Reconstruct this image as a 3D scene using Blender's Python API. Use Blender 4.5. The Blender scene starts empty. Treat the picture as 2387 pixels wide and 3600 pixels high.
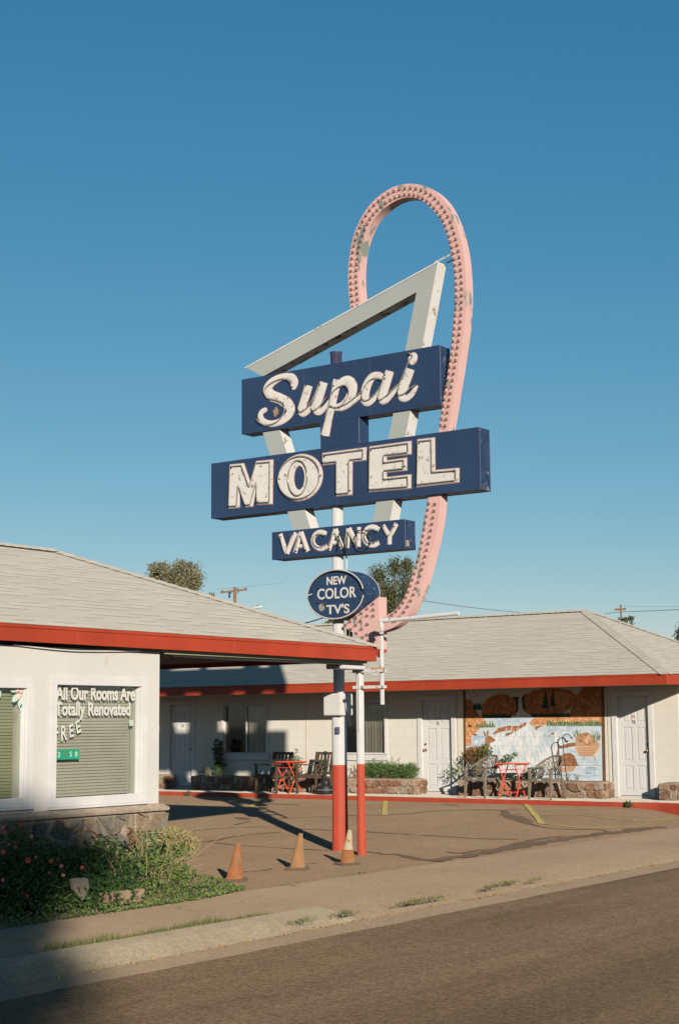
import bpy, bmesh, math, random
from math import sin, cos, pi, radians as R
from mathutils import Vector as V, Matrix
SC = bpy.context.scene
COL = SC.collection

# ------------------------------------------------------------------ camera
F_PX, CX, CY, EYE = 5400.0, 1193.5, 1800.0, 1.85
PITCH, ROLL, HEAD = R(7.89), R(-0.5), R(35.56)     # X runs along the street, Y away from it
_rt, _up, _fw = V((1, 0, 0)), V((0, -sin(PITCH), cos(PITCH))), V((0, cos(PITCH), sin(PITCH)))
_r2, _u2 = _rt*cos(ROLL)+_up*sin(ROLL), _up*cos(ROLL)-_rt*sin(ROLL)
def _w(v):
    return V((v.x*sin(HEAD)+v.y*cos(HEAD), -v.x*cos(HEAD)+v.y*sin(HEAD), v.z))
CR, CU, CF = _w(_r2), _w(_u2), _w(_fw)
cd = bpy.data.cameras.new('camera')
cam = bpy.data.objects.new('camera', cd)
COL.objects.link(cam)
cd.sensor_fit = 'VERTICAL'; cd.sensor_height = 36.0; cd.lens = 54.0
cd.clip_start = 0.1; cd.clip_end = 5000
cam.matrix_world = Matrix(((CR.x, CU.x, -CF.x, 0), (CR.y, CU.y, -CF.y, 0), (CR.z, CU.z, -CF.z, EYE), (0, 0, 0, 1)))
SC.camera = cam

# ------------------------------------------------------------------ light
SUN_AZ, SUN_EL = R(48.2), R(15.2)                  # azimuth the light travels towards, from +X
wd = bpy.data.worlds.new('World'); SC.world = wd; wd.use_nodes = True
nt = wd.node_tree
sky = nt.nodes.new('ShaderNodeTexSky'); sky.sky_type = 'NISHITA'; sky.sun_disc = False
sky.sun_elevation = SUN_EL; sky.sun_rotation = math.atan2(-cos(SUN_AZ), -sin(SUN_AZ))
sky.altitude = 1600; sky.air_density = 1.0; sky.dust_density = 0.35; sky.ozone_density = 1.6
bg = nt.nodes['Background']; SKY = 0.05; bg.inputs[1].default_value = SKY
_sep = nt.nodes.new('ShaderNodeSeparateColor'); _cmb = nt.nodes.new('ShaderNodeCombineColor')
nt.links.new(sky.outputs[0], _sep.inputs[0]); nt.links.new(_cmb.outputs[0], bg.inputs[0])
for _i, (_p, _k) in enumerate(((1.46, 1.17), (0.83, 0.81), (0.6, 0.755))):      # film-like response of the clear sky, per channel
    _a = nt.nodes.new('ShaderNodeMath'); _a.operation = 'MULTIPLY'; _a.inputs[1].default_value = 0.085
    _b = nt.nodes.new('ShaderNodeMath'); _b.operation = 'POWER'; _b.inputs[1].default_value = _p
    _c = nt.nodes.new('ShaderNodeMath'); _c.operation = 'MULTIPLY'; _c.inputs[1].default_value = _k/0.0595
    _m = nt.nodes.new('ShaderNodeMath'); _m.operation = 'MINIMUM'; _m.inputs[1].default_value = 0.75; nt.links.new(_sep.outputs[_i], _a.inputs[0]); nt.links.new(_a.outputs[0], _m.inputs[0]); nt.links.new(_m.outputs[0], _b.inputs[0]); nt.links.new(_b.outputs[0], _c.inputs[0]); nt.links.new(_c.outputs[0], _cmb.inputs[_i])
sl = bpy.data.lights.new('sun', 'SUN'); sl.energy = 5.0; sl.angle = R(0.5); sl.color = (1.0, 0.92, 0.82)
so = bpy.data.objects.new('sun', sl); COL.objects.link(so)
so.rotation_euler = V((cos(SUN_AZ)*cos(SUN_EL), sin(SUN_AZ)*cos(SUN_EL), -sin(SUN_EL))).to_track_quat('-Z', 'Y').to_euler()
so.location = (-30, -34, 30)
SC.view_settings.view_transform = 'Standard'; SC.view_settings.look = 'None'
SC.view_settings.gamma = 1; SC.view_settings.exposure = 0.25

# ------------------------------------------------------------------ measured image points -> world planes
def ray(x, y):
    return CR*((x-CX)/F_PX) - CU*((y-CY)/F_PX) + CF
def at_x(x, y, X):
    d = ray(x, y); return V((0, 0, EYE)) + d*(X/d.x)
def at_y(x, y, Y):
    d = ray(x, y); return V((0, 0, EYE)) + d*(Y/d.y)
def at_z(x, y, Z):
    d = ray(x, y); return V((0, 0, EYE)) + d*((Z-EYE)/d.z)
def at_d(x, y, D):
    d = ray(x, y); return V((0, 0, EYE)) + d*D
# zoom windows used while measuring
def ZA(x, y): return 700+x/1.49333, 1150+y/1.49333
def ZB(x, y): return 1150+x/2.61333, 600+y/2.61333
def ZC(x, y): return 1000+x/2.24, 1750+y/2.24
def ZD(x, y): return x/2.61333, 2150+y/2.61333
def ZE(x, y): return 550+x/2.61333, 2300+y/2.61333
def ZF(x, y): return 1100+x/2.7825, 2200+y/2.7825
def ZG(x, y): return 1350+x/1.512, 2350+y/1.512
def ZM(x, y): return 1600+x/2.851, 2380+y/2.851
def ZS(x, y): return 880+x/2.529, 1280+y/2.529
def ZV(x, y): return 940+x/2.9037, 1800+y/2.9037
def ZO(x, y): return 1080+x/3.92, 1980+y/3.92
def ZL(x, y): return 1200+x/1.321, 2750+y/1.321
def ZW(x, y): return 880+x/4.9, 2600+y/4.9

# ------------------------------------------------------------------ materials
MATS = {}
class NT:
    def __init__(s, name):
        s.m = bpy.data.materials.new(name); s.m.use_nodes = True
        s.t = s.m.node_tree; s.b = s.t.nodes['Principled BSDF']; s.out = s.t.nodes['Material Output']
        s.b.inputs['Specular IOR Level'].default_value = 0.3
        s.b.inputs['Diffuse Roughness'].default_value = 0.6
    def n(s, typ, **kw):
        nd = s.t.nodes.new('ShaderNode'+typ)
        for k, v in kw.items():
            if k.startswith('i_'):
                nd.inputs[k[2:].replace('_', ' ')].default_value = v
            else: setattr(nd, k, v)
        return nd
    def l(s, a, b): s.t.links.new(a, b)
    def math(s, op, a, b=None, c=None):
        nd = s.n('Math', operation=op)
        for i, q in enumerate((a, b, c)):
            if q is None: continue
            if isinstance(q, (int, float)): nd.inputs[i].default_value = q
            else: s.l(q, nd.inputs[i])
        return nd.outputs[0]
    def coord(s, kind='Object'):
        return s.n('TexCoord').outputs[kind]
    def noise(s, co, scale, detail=3.0, rough=0.55, vec=None):
        nd = s.n('TexNoise'); nd.inputs['Scale'].default_value = scale; nd.inputs['Detail'].default_value = detail
        nd.inputs['Roughness'].default_value = rough
        if vec:
            mp = s.n('Mapping'); mp.inputs['Scale'].default_value = vec; s.l(co, mp.inputs[0]); co = mp.outputs[0]
        s.l(co, nd.inputs['Vector']); return nd.outputs['Fac']
    def rng(s, x, a, b, c=0.0, d=1.0):
        nd = s.n('MapRange'); s.l(x, nd.inputs[0])
        for i, q in enumerate((a, b, c, d)): nd.inputs[i+1].default_value = q
        return nd.outputs[0]
    def mix(s, fac, a, b, mode='MIX'):
        nd = s.n('Mix', data_type='RGBA', blend_type=mode)
        for i, q in ((0, fac), (6, a), (7, b)):
            if isinstance(q, (int, float)): nd.inputs[i].default_value = q
            elif isinstance(q, tuple): nd.inputs[i].default_value = (*q, 1)
            else: s.l(q, nd.inputs[i])
        return nd.outputs[2]
    def bump(s, h, strength=0.3, dist=0.01):
        nd = s.n('Bump'); nd.inputs['Strength'].default_value = strength; nd.inputs['Distance'].default_value = dist
        s.l(h, nd.inputs['Height']); s.l(nd.outputs[0], s.b.inputs['Normal'])
    def col(s, c):
        if isinstance(c, tuple): s.b.inputs['Base Color'].default_value = (*c, 1)
        else: s.l(c, s.b.inputs['Base Color'])
def scl(c, k): return tuple(min(1, q*k) for q in c)
def paint(name, c, rough=0.6, var=0.12, scale=3.0, bump=0.15, bscale=60, wear=None, wscale=6.0, wamt=0.62, wvec=None, spec=0.3, metal=0.0):
    """painted or plain surface: large soft mottling, fine grain, optional worn patches"""
    if name in MATS: return MATS[name]
    k = NT(name); co = k.coord()
    a = k.noise(co, scale, 4); f = k.noise(co, bscale, 2)
    c1 = k.mix(k.rng(a, .3, .7), scl(c, 1-var), scl(c, 1+var))
    c1 = k.mix(k.rng(f, .3, .7, 0, .35), c1, scl(c, 1-var*1.6))
    if wear:
        w = k.noise(co, wscale, 6, .62, wvec)
        c1 = k.mix(k.rng(w, wamt, wamt+.045), c1, wear)
    k.col(c1); k.b.inputs['Roughness'].default_value = rough; k.b.inputs['Specular IOR Level'].default_value = spec
    k.b.inputs['Metallic'].default_value = metal
    if bump: k.bump(f, bump, .004)
    MATS[name] = k.m; return k.m
def leaf(name, c0, c1, c2, trans=0.25):
    if name in MATS: return MATS[name]
    k = NT(name); g = k.n('NewGeometry')
    r = k.n('ValToRGB'); k.l(g.outputs['Random Per Island'], r.inputs[0])
    e = r.color_ramp.elements; e[0].color = (*c0, 1); e[1].color = (*c2, 1); q = e.new(.55); q.color = (*c1, 1)
    k.col(r.outputs[0]); k.b.inputs['Roughness'].default_value = .55
    tr = k.n('BsdfTranslucent'); k.l(r.outputs[0], tr.inputs[0])
    mx = k.n('MixShader'); mx.inputs[0].default_value = trans
    k.l(k.b.outputs[0], mx.inputs[1]); k.l(tr.outputs[0], mx.inputs[2]); k.l(mx.outputs[0], k.out.inputs[0])
    MATS[name] = k.m; return k.m
def shingle(name, c):
    if name in MATS: return MATS[name]
    k = NT(name); uv = k.coord('UV')
    sp = k.n('SeparateXYZ'); k.l(uv, sp.inputs[0])
    wob = k.noise(uv, 1.3, 2)
    v = k.math('ADD', k.math('DIVIDE', sp.outputs[1], .137), k.math('MULTIPLY', wob, .12))
    row = k.math('FLOOR', v); fr = k.math('FRACT', v)
    u = k.math('ADD', k.math('DIVIDE', sp.outputs[0], .31), k.math('MULTIPLY', row, .371))
    cell = k.n('CombineXYZ'); k.l(k.math('FLOOR', u), cell.inputs[0]); k.l(row, cell.inputs[1])
    wn = k.n('TexWhiteNoise', noise_dimensions='2D'); k.l(cell.outputs[0], wn.inputs['Vector'])
    line = k.math('LESS_THAN', fr, k.math('ADD', .012, k.math('MULTIPLY', k.math('GREATER_THAN', wn.outputs['Value'], .5), .15)))
    big = k.noise(uv, .45, 4); fine = k.noise(uv, 70, 2)
    cc = k.mix(k.rng(wn.outputs['Value'], 0, 1), scl(c, .9), scl(c, 1.09))
    cc = k.mix(k.rng(big, .3, .7, 0, .5), cc, scl((c[0]*.97, c[1]*.97, c[2]), .88))
    cc = k.mix(k.rng(fine, .35, .7, 0, .3), cc, scl(c, .72))
    vl = k.math('LESS_THAN', k.math('FRACT', u), .035)
    cc = k.mix(k.math('MULTIPLY', vl, .22), cc, scl(c, .45))
    cc = k.mix(k.math('MULTIPLY', line, .68), cc, (c[0]*.36, c[1]*.3, c[2]*.23))
    k.col(cc); k.b.inputs['Diffuse Roughness'].default_value = 1.0; k.b.inputs['Roughness'].default_value = .95; k.b.inputs['Specular IOR Level'].default_value = .1
    k.bump(k.math('ADD', fr, k.math('MULTIPLY', fine, .35)), .35, .012)
    MATS[name] = k.m; return k.m
def blockwall(name, c, axes=(1, 2), rough=.8, strong=.35, tint=.1):
    """painted concrete block: faint courses under thick paint"""
    if name in MATS: return MATS[name]
    k = NT(name); co = k.coord(); sp = k.n('SeparateXYZ'); k.l(co, sp.inputs[0])
    cb = k.n('CombineXYZ'); k.l(sp.outputs[axes[0]], cb.inputs[0]); k.l(sp.outputs[axes[1]], cb.inputs[1])
    br = k.n('TexBrick'); k.l(cb.outputs[0], br.inputs['Vector'])
    for q, vv in (('Scale', 1.0), ('Brick Width', .41), ('Row Height', .205), ('Mortar Size', .006), ('Mortar Smooth', .6)): br.inputs[q].default_value = vv
    br.inputs['Color1'].default_value = (*c, 1); br.inputs['Color2'].default_value = (*scl(c, .97), 1); br.inputs['Mortar'].default_value = (*scl(c, 1-tint*1.4), 1)
    a = k.noise(co, .9, 5); f = k.noise(co, 55, 2)
    st = k.noise(co, 2.2, 4, .6, (1, 1, .25))
    cc = k.mix(k.rng(a, .35, .7, 0, .35), br.outputs[0], scl((c[0], c[1]*.97, c[2]*.9), 1-tint))
    cc = k.mix(k.rng(st, .58, .75, 0, .25), cc, (c[0]*.72, c[1]*.66, c[2]*.55))
    k.col(cc); k.b.inputs['Roughness'].default_value = rough
    h = k.math('ADD', k.math('MULTIPLY', br.outputs['Fac'], -1.0), k.math('MULTIPLY', f, .3))
    k.bump(h, strong, .006)
    MATS[name] = k.m; return k.m
def gravelly(name, c, speck=.35, scale=170, big=.5, tint=None, streak=None, bumpd=.004, lanes=None):
    if name in MATS: return MATS[name]
    k = NT(name); co = k.coord()
    f = k.noise(co, scale, 2, .7); m = k.noise(co, scale*.13, 3); g = k.noise(co, big, 5, .6)
    vo = k.n('TexVoronoi'); vo.inputs['Scale'].default_value = scale*.45; k.l(co, vo.inputs['Vector'])
    s2 = k.noise(co, scale*.3, 2, .7); s4 = k.noise(co, scale*.11, 3, .7); s3 = k.noise(co, 2.6, 5, .7)
    cc = k.mix(k.rng(g, .35, .68, 0, .8), c, tint or scl(c, 1.25))
    cc = k.mix(k.rng(s3, .5, .72, 0, .4), cc, scl(c, .72))
    if streak:
        st = k.noise(co, 1.0, 4, .6, streak)
        cc = k.mix(k.rng(st, .42, .66, 0, .6), cc, scl(c, .62))
    if lanes:
        sp = k.n('SeparateXYZ'); k.l(co, sp.inputs[0])
        y = k.math('ADD', sp.outputs[1], k.math('MULTIPLY', k.noise(co, .35, 2), .7))
        for (y0, wd, am, kk) in lanes:
            d = k.math('ABSOLUTE', k.math('SUBTRACT', y, y0))
            cc = k.mix(k.math('MULTIPLY', k.rng(d, wd, 0), am), cc, scl(c, kk))
    fac = k.math('MULTIPLY_ADD', k.rng(f, .34, .66, -1, 1), speck*.6, 1.0)
    fac = k.math('MULTIPLY_ADD', k.rng(s2, .34, .66, -1, 1), speck*.8, fac)
    fac = k.math('MULTIPLY_ADD', k.rng(s4, .34, .66, -1, 1), speck*.32, fac)
    fac = k.math('ADD', k.math('MAXIMUM', fac, .25), k.rng(vo.outputs['Distance'], .05, .22, speck*2.2, 0))
    vs_ = k.n('VectorMath', operation='SCALE'); k.l(cc, vs_.inputs[0]); k.l(fac, vs_.inputs['Scale']); cc = vs_.outputs[0]
    k.col(cc); k.b.inputs['Diffuse Roughness'].default_value = 1.0; k.b.inputs['Roughness'].default_value = .92; k.b.inputs['Specular IOR Level'].default_value = .15
    k.bump(k.math('ADD', f, k.math('MULTIPLY', m, 1.2)), .5, bumpd)
    MATS[name] = k.m; return k.m
def glass(name, tint=(.8, .85, .82), refl=.12):
    if name in MATS: return MATS[name]
    k = NT(name); t = k.t
    tr = k.n('BsdfTransparent'); tr.inputs[0].default_value = (*tint, 1)
    gl = k.n('BsdfGlossy'); gl.inputs['Roughness'].default_value = .03
    lw = k.n('LayerWeight'); lw.inputs[0].default_value = .25
    mx = k.n('MixShader'); k.l(k.math('ADD', k.math('MULTIPLY', lw.outputs['Fresnel'], .6), refl*.4), mx.inputs[0])
    k.l(tr.outputs[0], mx.inputs[1]); k.l(gl.outputs[0], mx.inputs[2]); k.l(mx.outputs[0], k.out.inputs[0])
    MATS[name] = k.m; return k.m

# ------------------------------------------------------------------ mesh builder
def wloc(o):
    p = V((0, 0, 0))
    while o is not None:
        p = p + o.location; o = o.parent
    return p
class MB:
    def __init__(s): s.v, s.f, s.m, s.uv = [], [], [], {}
    def face(s, pts, mi=0, uv=None):
        n = len(s.v); s.v += [V(p) for p in pts]; s.f.append(tuple(range(n, n+len(pts)))); s.m.append(mi)
        if uv: s.uv[len(s.f)-1] = uv
    def add(s, vs, fs, mi=0):
        n = len(s.v); s.v += [V(p) for p in vs]
        for q in fs: s.f.append(tuple(i+n for i in q)); s.m.append(mi)
    def box(s, x0, x1, y0, y1, z0, z1, mi=0):
        s.add([(x0, y0, z0), (x1, y0, z0), (x1, y1, z0), (x0, y1, z0), (x0, y0, z1), (x1, y0, z1), (x1, y1, z1), (x0, y1, z1)],
              [(3, 2, 1, 0), (4, 5, 6, 7), (0, 1, 5, 4), (1, 2, 6, 5), (2, 3, 7, 6), (3, 0, 4, 7)], mi)
    def obox(s, c, ax, ay, az, mi=0):
        c, ax, ay, az = V(c), V(ax), V(ay), V(az)
        s.add([c+ax*i+ay*j+az*k for k in (-1, 1) for (i, j) in ((-1, -1), (1, -1), (1, 1), (-1, 1))],
              [(3, 2, 1, 0), (4, 5, 6, 7), (0, 1, 5, 4), (1, 2, 6, 5), (2, 3, 7, 6), (3, 0, 4, 7)], mi)
    def bar(s, a, b, w, h, up=(0, 0, 1), mi=0):
        a, b = V(a), V(b); d = (b-a); L = d.length; d.normalize(); up = V(up)
        sd = d.cross(up)
        if sd.length < 1e-4: sd = d.cross(V((1, 0, 0)))
        sd.normalize(); u = sd.cross(d)
        s.obox((a+b)/2, d*(L/2), sd*(w/2), u*(h/2), mi)
    def loft(s, rings, mi=0, closed=True, cap=True):
        n = len(rings[0]); b = len(s.v)
        for r in rings: s.v += [V(p) for p in r]
        for i in range(len(rings)-1):
            for j in range(n if closed else n-1):
                k = (j+1) % n
                s.f.append((b+i*n+j, b+i*n+k, b+(i+1)*n+k, b+(i+1)*n+j)); s.m.append(mi)
        if cap and closed:
            s.f.append(tuple(b+j for j in reversed(range(n)))); s.m.append(mi)
            e = b+(len(rings)-1)*n
            s.f.append(tuple(e+j for j in range(n))); s.m.append(mi)
    def prism(s, poly, fn, a, b, mi=0):
        s.loft([[fn(p, a) for p in poly], [fn(p, b) for p in poly]], mi)
    def prism_x(s, poly, x0, x1, mi=0): s.prism(poly, lambda p, t: (t, p[0], p[1]), x0, x1, mi)
    def prism_y(s, poly, y0, y1, mi=0): s.prism(poly, lambda p, t: (p[0], t, p[1]), y0, y1, mi)
    def prism_z(s, poly, z0, z1, mi=0): s.prism(poly, lambda p, t: (p[0], p[1], t), z0, z1, mi)
    def tube(s, pts, r, n=8, mi=0, closed=False):
        pts = [V(p) for p in pts]; rings = []
        for i, p in enumerate(pts):
            if closed: d = pts[(i+1) % len(pts)]-pts[i-1]
            else: d = pts[min(i+1, len(pts)-1)]-pts[max(i-1, 0)]
            d.normalize(); a = V((0, 0, 1)) if abs(d.z) < .9 else V((1, 0, 0))
            if i: a = px
            u = (a-d*a.dot(d)).normalized(); w = d.cross(u); px = u
            rr = r[i] if isinstance(r, (list, tuple)) else r
            rings.append([p+u*(rr*cos(2*pi*j/n))+w*(rr*sin(2*pi*j/n)) for j in range(n)])
        if closed: rings.append(rings[0])
        s.loft(rings, mi, True, not closed)
    def lathe(s, c, prof, n=24, mi=0):
        c = V(c)
        s.loft([[c+V((r*cos(2*pi*j/n), r*sin(2*pi*j/n), z)) for j in range(n)] for r, z in prof], mi)
    def ball(s, c, r, n=8, mi=0, sq=(1, 1, 1)):
        c = V(c); rings = []
        for i in range(n+1):
            t = pi*i/n; rr = max(sin(t), .02)
            rings.append([c+V((r*rr*cos(2*pi*j/(2*n))*sq[0], r*rr*sin(2*pi*j/(2*n))*sq[1], -r*cos(t)*sq[2])) for j in range(2*n)])
        s.loft(rings, mi)
    def build(s, name, mats, parent=None, smooth=None, bevel=0, origin=None, fix=True, seg=1):
        off = wloc(parent) if parent else (V(origin) if origin else V((0, 0, 0)))
        me = bpy.data.meshes.new(name)
        me.from_pydata([p-off for p in s.v], [], s.f)
        if not isinstance(mats, (list, tuple)): mats = [mats]
        for m in mats: me.materials.append(m)
        me.polygons.foreach_set('material_index', s.m)
        if s.uv:
            ul = me.uv_layers.new(name='UVMap')
            for pi_, us in s.uv.items():
                for li, q in zip(me.polygons[pi_].loop_indices, us): ul.data[li].uv = q
        if fix:
            bm = bmesh.new(); bm.from_mesh(me); bmesh.ops.recalc_face_normals(bm, faces=bm.faces); bm.to_mesh(me); bm.free()
        if smooth is not None:
            me.shade_smooth(); me.set_sharp_from_angle(angle=R(smooth))
        me.update()
        o = bpy.data.objects.new(name, me); COL.objects.link(o)
        if parent: o.parent = parent
        elif origin: o.location = off
        if bevel:
            md = o.modifiers.new('bevel', 'BEVEL'); md.width = bevel; md.segments = seg; md.limit_method = 'ANGLE'; md.angle_limit = R(40)
        return o
def thing(name, label, cat, loc=(0, 0, 0), group=None):
    o = bpy.data.objects.new(name, None); COL.objects.link(o); o.location = loc; o.empty_display_size = .2
    return tag(o, label, cat, group)
def tag(o, label, cat, group=None, kind=None):
    o['label'] = label; o['category'] = cat
    if group: o['group'] = group
    if kind: o['kind'] = kind
    return o
def struct(o): o['kind'] = 'structure'; return o
def copy_tree(o, parent=None):
    c = o.copy(); COL.objects.link(c)
    if parent: c.parent = parent
    for ch in list(o.children): copy_tree(ch, c)
    return c
def place(root, loc, rz=0):
    root.location = loc; root.rotation_euler = (0, 0, rz); return root
def catmull(pts, n=8, closed=False):
    P = [tuple(p) for p in pts]; out = []
    m = len(P); rng = range(m if closed else m-1)
    for i in rng:
        g = (lambda k: P[k % m]) if closed else (lambda k: P[max(0, min(m-1, k))])
        a, b, c, d = g(i-1), g(i), g(i+1), g(i+2)
        for j in range(n):
            t = j/n
            out.append(tuple(.5*((2*b[q])+(-a[q]+c[q])*t+(2*a[q]-5*b[q]+4*c[q]-d[q])*t*t+(-a[q]+3*b[q]-3*c[q]+d[q])*t**3) for q in range(len(b))))
    if not closed: out.append(P[-1])
    return out
def text_geo(body, size=1.0, bold=0.0, depth=0.0, sx=1.0, shear=0.0, align='LEFT', spacing=1.0):
    cu = bpy.data.curves.new('t', 'FONT'); cu.body = body; cu.size = size; cu.offset = bold; cu.extrude = depth; cu.shear = shear
    cu.align_x = align; cu.space_character = spacing; cu.resolution_u = 4
    o = bpy.data.objects.new('t', cu); COL.objects.link(o)
    dg = bpy.context.evaluated_depsgraph_get(); dg.update()
    me = bpy.data.meshes.new_from_object(o.evaluated_get(dg))
    vs = [(p.co.x*sx, p.co.y, p.co.z) for p in me.vertices]; fs = [tuple(p.vertices) for p in me.polygons]
    bpy.data.objects.remove(o); bpy.data.curves.remove(cu); bpy.data.meshes.remove(me)
    return vs, fs
RND = random.Random(7)
def leaves(mb, c, rad, n, size, rng=RND, shell=.55, mi=0, up=0.0, aspect=.5):
    """leaf-sized folded rhombs scattered through an ellipsoid, denser near its surface"""
    c = V(c)
    for _ in range(n):
        d = V((rng.gauss(0, 1), rng.gauss(0, 1), rng.gauss(0, 1))).normalized()
        k = shell+(1-shell)*rng.random() if rng.random() < .75 else rng.random()
        p = c+V((d.x*rad[0]*k, d.y*rad[1]*k, d.z*rad[2]*k))
        a = (V((rng.gauss(0, 1), rng.gauss(0, 1), rng.gauss(0, 1)+up))).normalized()
        b = a.cross(V((rng.gauss(0, 1), rng.gauss(0, 1), rng.gauss(0, 1)))).normalized()
        s_ = size*rng.uniform(.6, 1.35); nn = a.cross(b)*(s_*.12)
        q = [p-a*s_*.5, p+b*s_*aspect*.5+nn, p+a*s_*.5, p-b*s_*aspect*.5+nn]
        mb.add(q, [(0, 1, 2), (0, 2, 3)], mi)
# ------------------------------------------------------------------ ground, street, lot
def sst(t): t = max(0.0, min(1.0, t)); return t*t*(3-2*t)
def lotz(x, y): return .205*sst((x-18)/9.5)*sst((y-11.25)/2.2)
def at_lot(x, y):
    z = 0.0
    for _ in range(8):
        p = at_z(x, y, z); z = lotz(p.x, p.y)
    return V((p.x, p.y, z))
M_asph = gravelly('lot_asphalt', (.162, .107, .063), .3, 120, .35, (.196, .134, .081))
M_road = gravelly('road_asphalt', (.1, .066, .037), .4, 110, .3, (.125, .084, .045), (.12, 1.6, 1), lanes=((7.4, .9, .32, 1.45), (5.6, 1.0, .45, .6), (3.9, .7, .3, 1.35)))
M_conc = gravelly('sidewalk_concrete', (.215, .156, .098), .16, 90, .6, (.185, .133, .082), bumpd=.002)
M_curb = gravelly('kerb_concrete', (.25, .2, .132), .16, 80, .9, (.2, .16, .105), bumpd=.003)
M_gutt = gravelly('gutter_concrete', (.2, .145, .092), .16, 80, .8, (.165, .12, .077), bumpd=.002)
M_dirt = gravelly('soil', (.16, .11, .075), .3, 60, 1.2)
M_tar = gravelly('tar_sealant', (.085, .058, .036), .25, 120, 1.0, bumpd=.002)
M_yel = paint('line_yellow', (.36, .29, .075), .8, .15, 5, .3, 120, (.2, .15, .1), 9, .56)

m = MB(); m.box(-1500, 1500, -1500, 1500, -.6, -.3); struct(m.build('ground', gravelly('ground_earth', (.2, .155, .115), .25, 20, .05)))
m = MB(); m.box(-80, 140, -1.6, 8.8, -.29, -.13); struct(m.build('road', M_road))
m = MB(); m.box(-80, 140, -6, -1.6, -.29, 0.02); struct(m.build('far_sidewalk', M_conc))
# kerb and gutter: full height on the left, dropped for the driveway on the right
PA = [(9.115, -.16), (9.14, -.112), (9.16, -.095), (9.27, .0), (9.32, .014), (9.60, .016), (9.66, .0), (9.66, -.25), (9.115, -.25)]
PB = [(9.115, -.16), (9.13, -.09), (9.15, -.074), (9.2, -.064), (9.3, -.042), (9.45, -.012), (9.66, .0), (9.66, -.25), (9.115, -.25)]
m = MB(); rings = []
for X in [-80, 5, 8, 10, 11.0, 11.85, 11.9, 11.93, 11.98, 12.2, 12.4, 12.6, 12.8, 13.0, 15, 17, 20, 25, 30, 60, 140]:
    t = sst((X-11.95)/1.0); j = .01*sin(X*3.1); dip = -.02 if abs(X-11.93) < .01 else 0
    rings.append([(X, a[0]*(1-t)+b[0]*t+(j if 0 < i < 6 else 0), a[1]*(1-t)+b[1]*t+(dip if 1 < i < 6 else 0)) for i, (a, b) in enumerate(zip(PA, PB))])
m.loft(rings[:14]); struct(m.build('kerb', [M_curb], smooth=30))
m = MB(); m.loft(rings[13:]); struct(m.build('driveway_apron', [M_conc], smooth=30))
m = MB(); rings = [[(X, 8.795+.012*sin(X*2.3)+.01*sin(X*5.1), -.128), (X, 9.12+.006*sin(X*3), -.104+.0), (X, 9.12, -.2), (X, 8.795, -.2)] for X in [-80]+[x*.4 for x in range(10, 90)]+[140]]
m.loft(rings); struct(m.build('gutter', M_gutt))
m = MB(); m.box(-80, 140, 9.655, 11.6, -.25, -.035); struct(m.build('sidewalk_bed', M_dirt))
m = MB(); x = -80.0; rg = random.Random(3)
while x < 139:
    w = 1.83; t = rg.uniform(-.003, .003)
    m.box(x+.009, x+w-.009, 9.67, 11.2, -.2, t); x += w
struct(m.build('sidewalk', M_conc, bevel=.006))
# parking lot sheet
m = MB(); xs = [13.2+.25*i for i in range(64)]; ys = [11.2+.25*i for i in range(120)]
idx = {}
rg = random.Random(9)
for i, X in enumerate(xs):
    for j, Y in enumerate(ys):
        yy = Y+(rg.uniform(-.02, .05) if j == 0 else 0)
        idx[i, j] = len(m.v); m.v.append(V((X, yy, lotz(X, Y)+(.004 if j else -.012))))
for i in range(len(xs)-1):
    for j in range(len(ys)-1):
        m.f.append((idx[i, j], idx[i+1, j], idx[i+1, j+1], idx[i, j+1])); m.m.append(0)
m.box(-30, 13.2, 11.2, 41, -.25, -.01, 0)
m.box(13.2, 31, 11.6, 41, -.28, -.2, 0)
m.box(28.95, 60, 11.2, 11.9, -.25, .0, 0)
lot = m.build('parking_lot', M_asph, smooth=40, fix=False); struct(lot)
def strip(mb, pts, w, lift=.007, jit=0.0, rg=random.Random(5)):
    """flat strip over the lot; pts are (point, width factor)"""
    P = []
    for a, b in zip(pts[:-1], pts[1:]):
        n = max(1, int((b[0]-a[0]).length/.12))
        for k in range(n): t = k/n; P.append((a[0].lerp(b[0], t), a[1]*(1-t)+b[1]*t))
    P.append(pts[-1]); rings = []
    for i, (p, ww) in enumerate(P):
        d = P[min(i+1, len(P)-1)][0]-P[max(i-1, 0)][0]; d.z = 0; d.normalize(); sd = V((-d.y, d.x, 0))
        o1, o2 = (rg.uniform(-jit, jit)*(1+ww*.9) for _ in range(2))
        r = []
        for q in (p+sd*(w*ww/2+o1), p-sd*(w*ww/2+o2)): r.append(V((q.x, q.y, lotz(q.x, q.y)+.004+lift)))
        rings.append(r)
    mb.loft(rings, 0, False, False)
def Lp(fn, *q):
    r = [(at_lot(*fn(a[0], a[1])), a[2] if len(a) > 2 else 1.0) for a in q]
    return [(V(c[:3]), max(.3, c[3])) for c in catmull([(*p, w) for p, w in r], 4)]
Z4 = lambda x, y: (700+x/2.4123, 2850+y/2.4123)
Z8 = lambda x, y: (550+x/3.92, 2700+y/3.92)
ident = lambda x, y: (x, y)
cr = MB()
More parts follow.
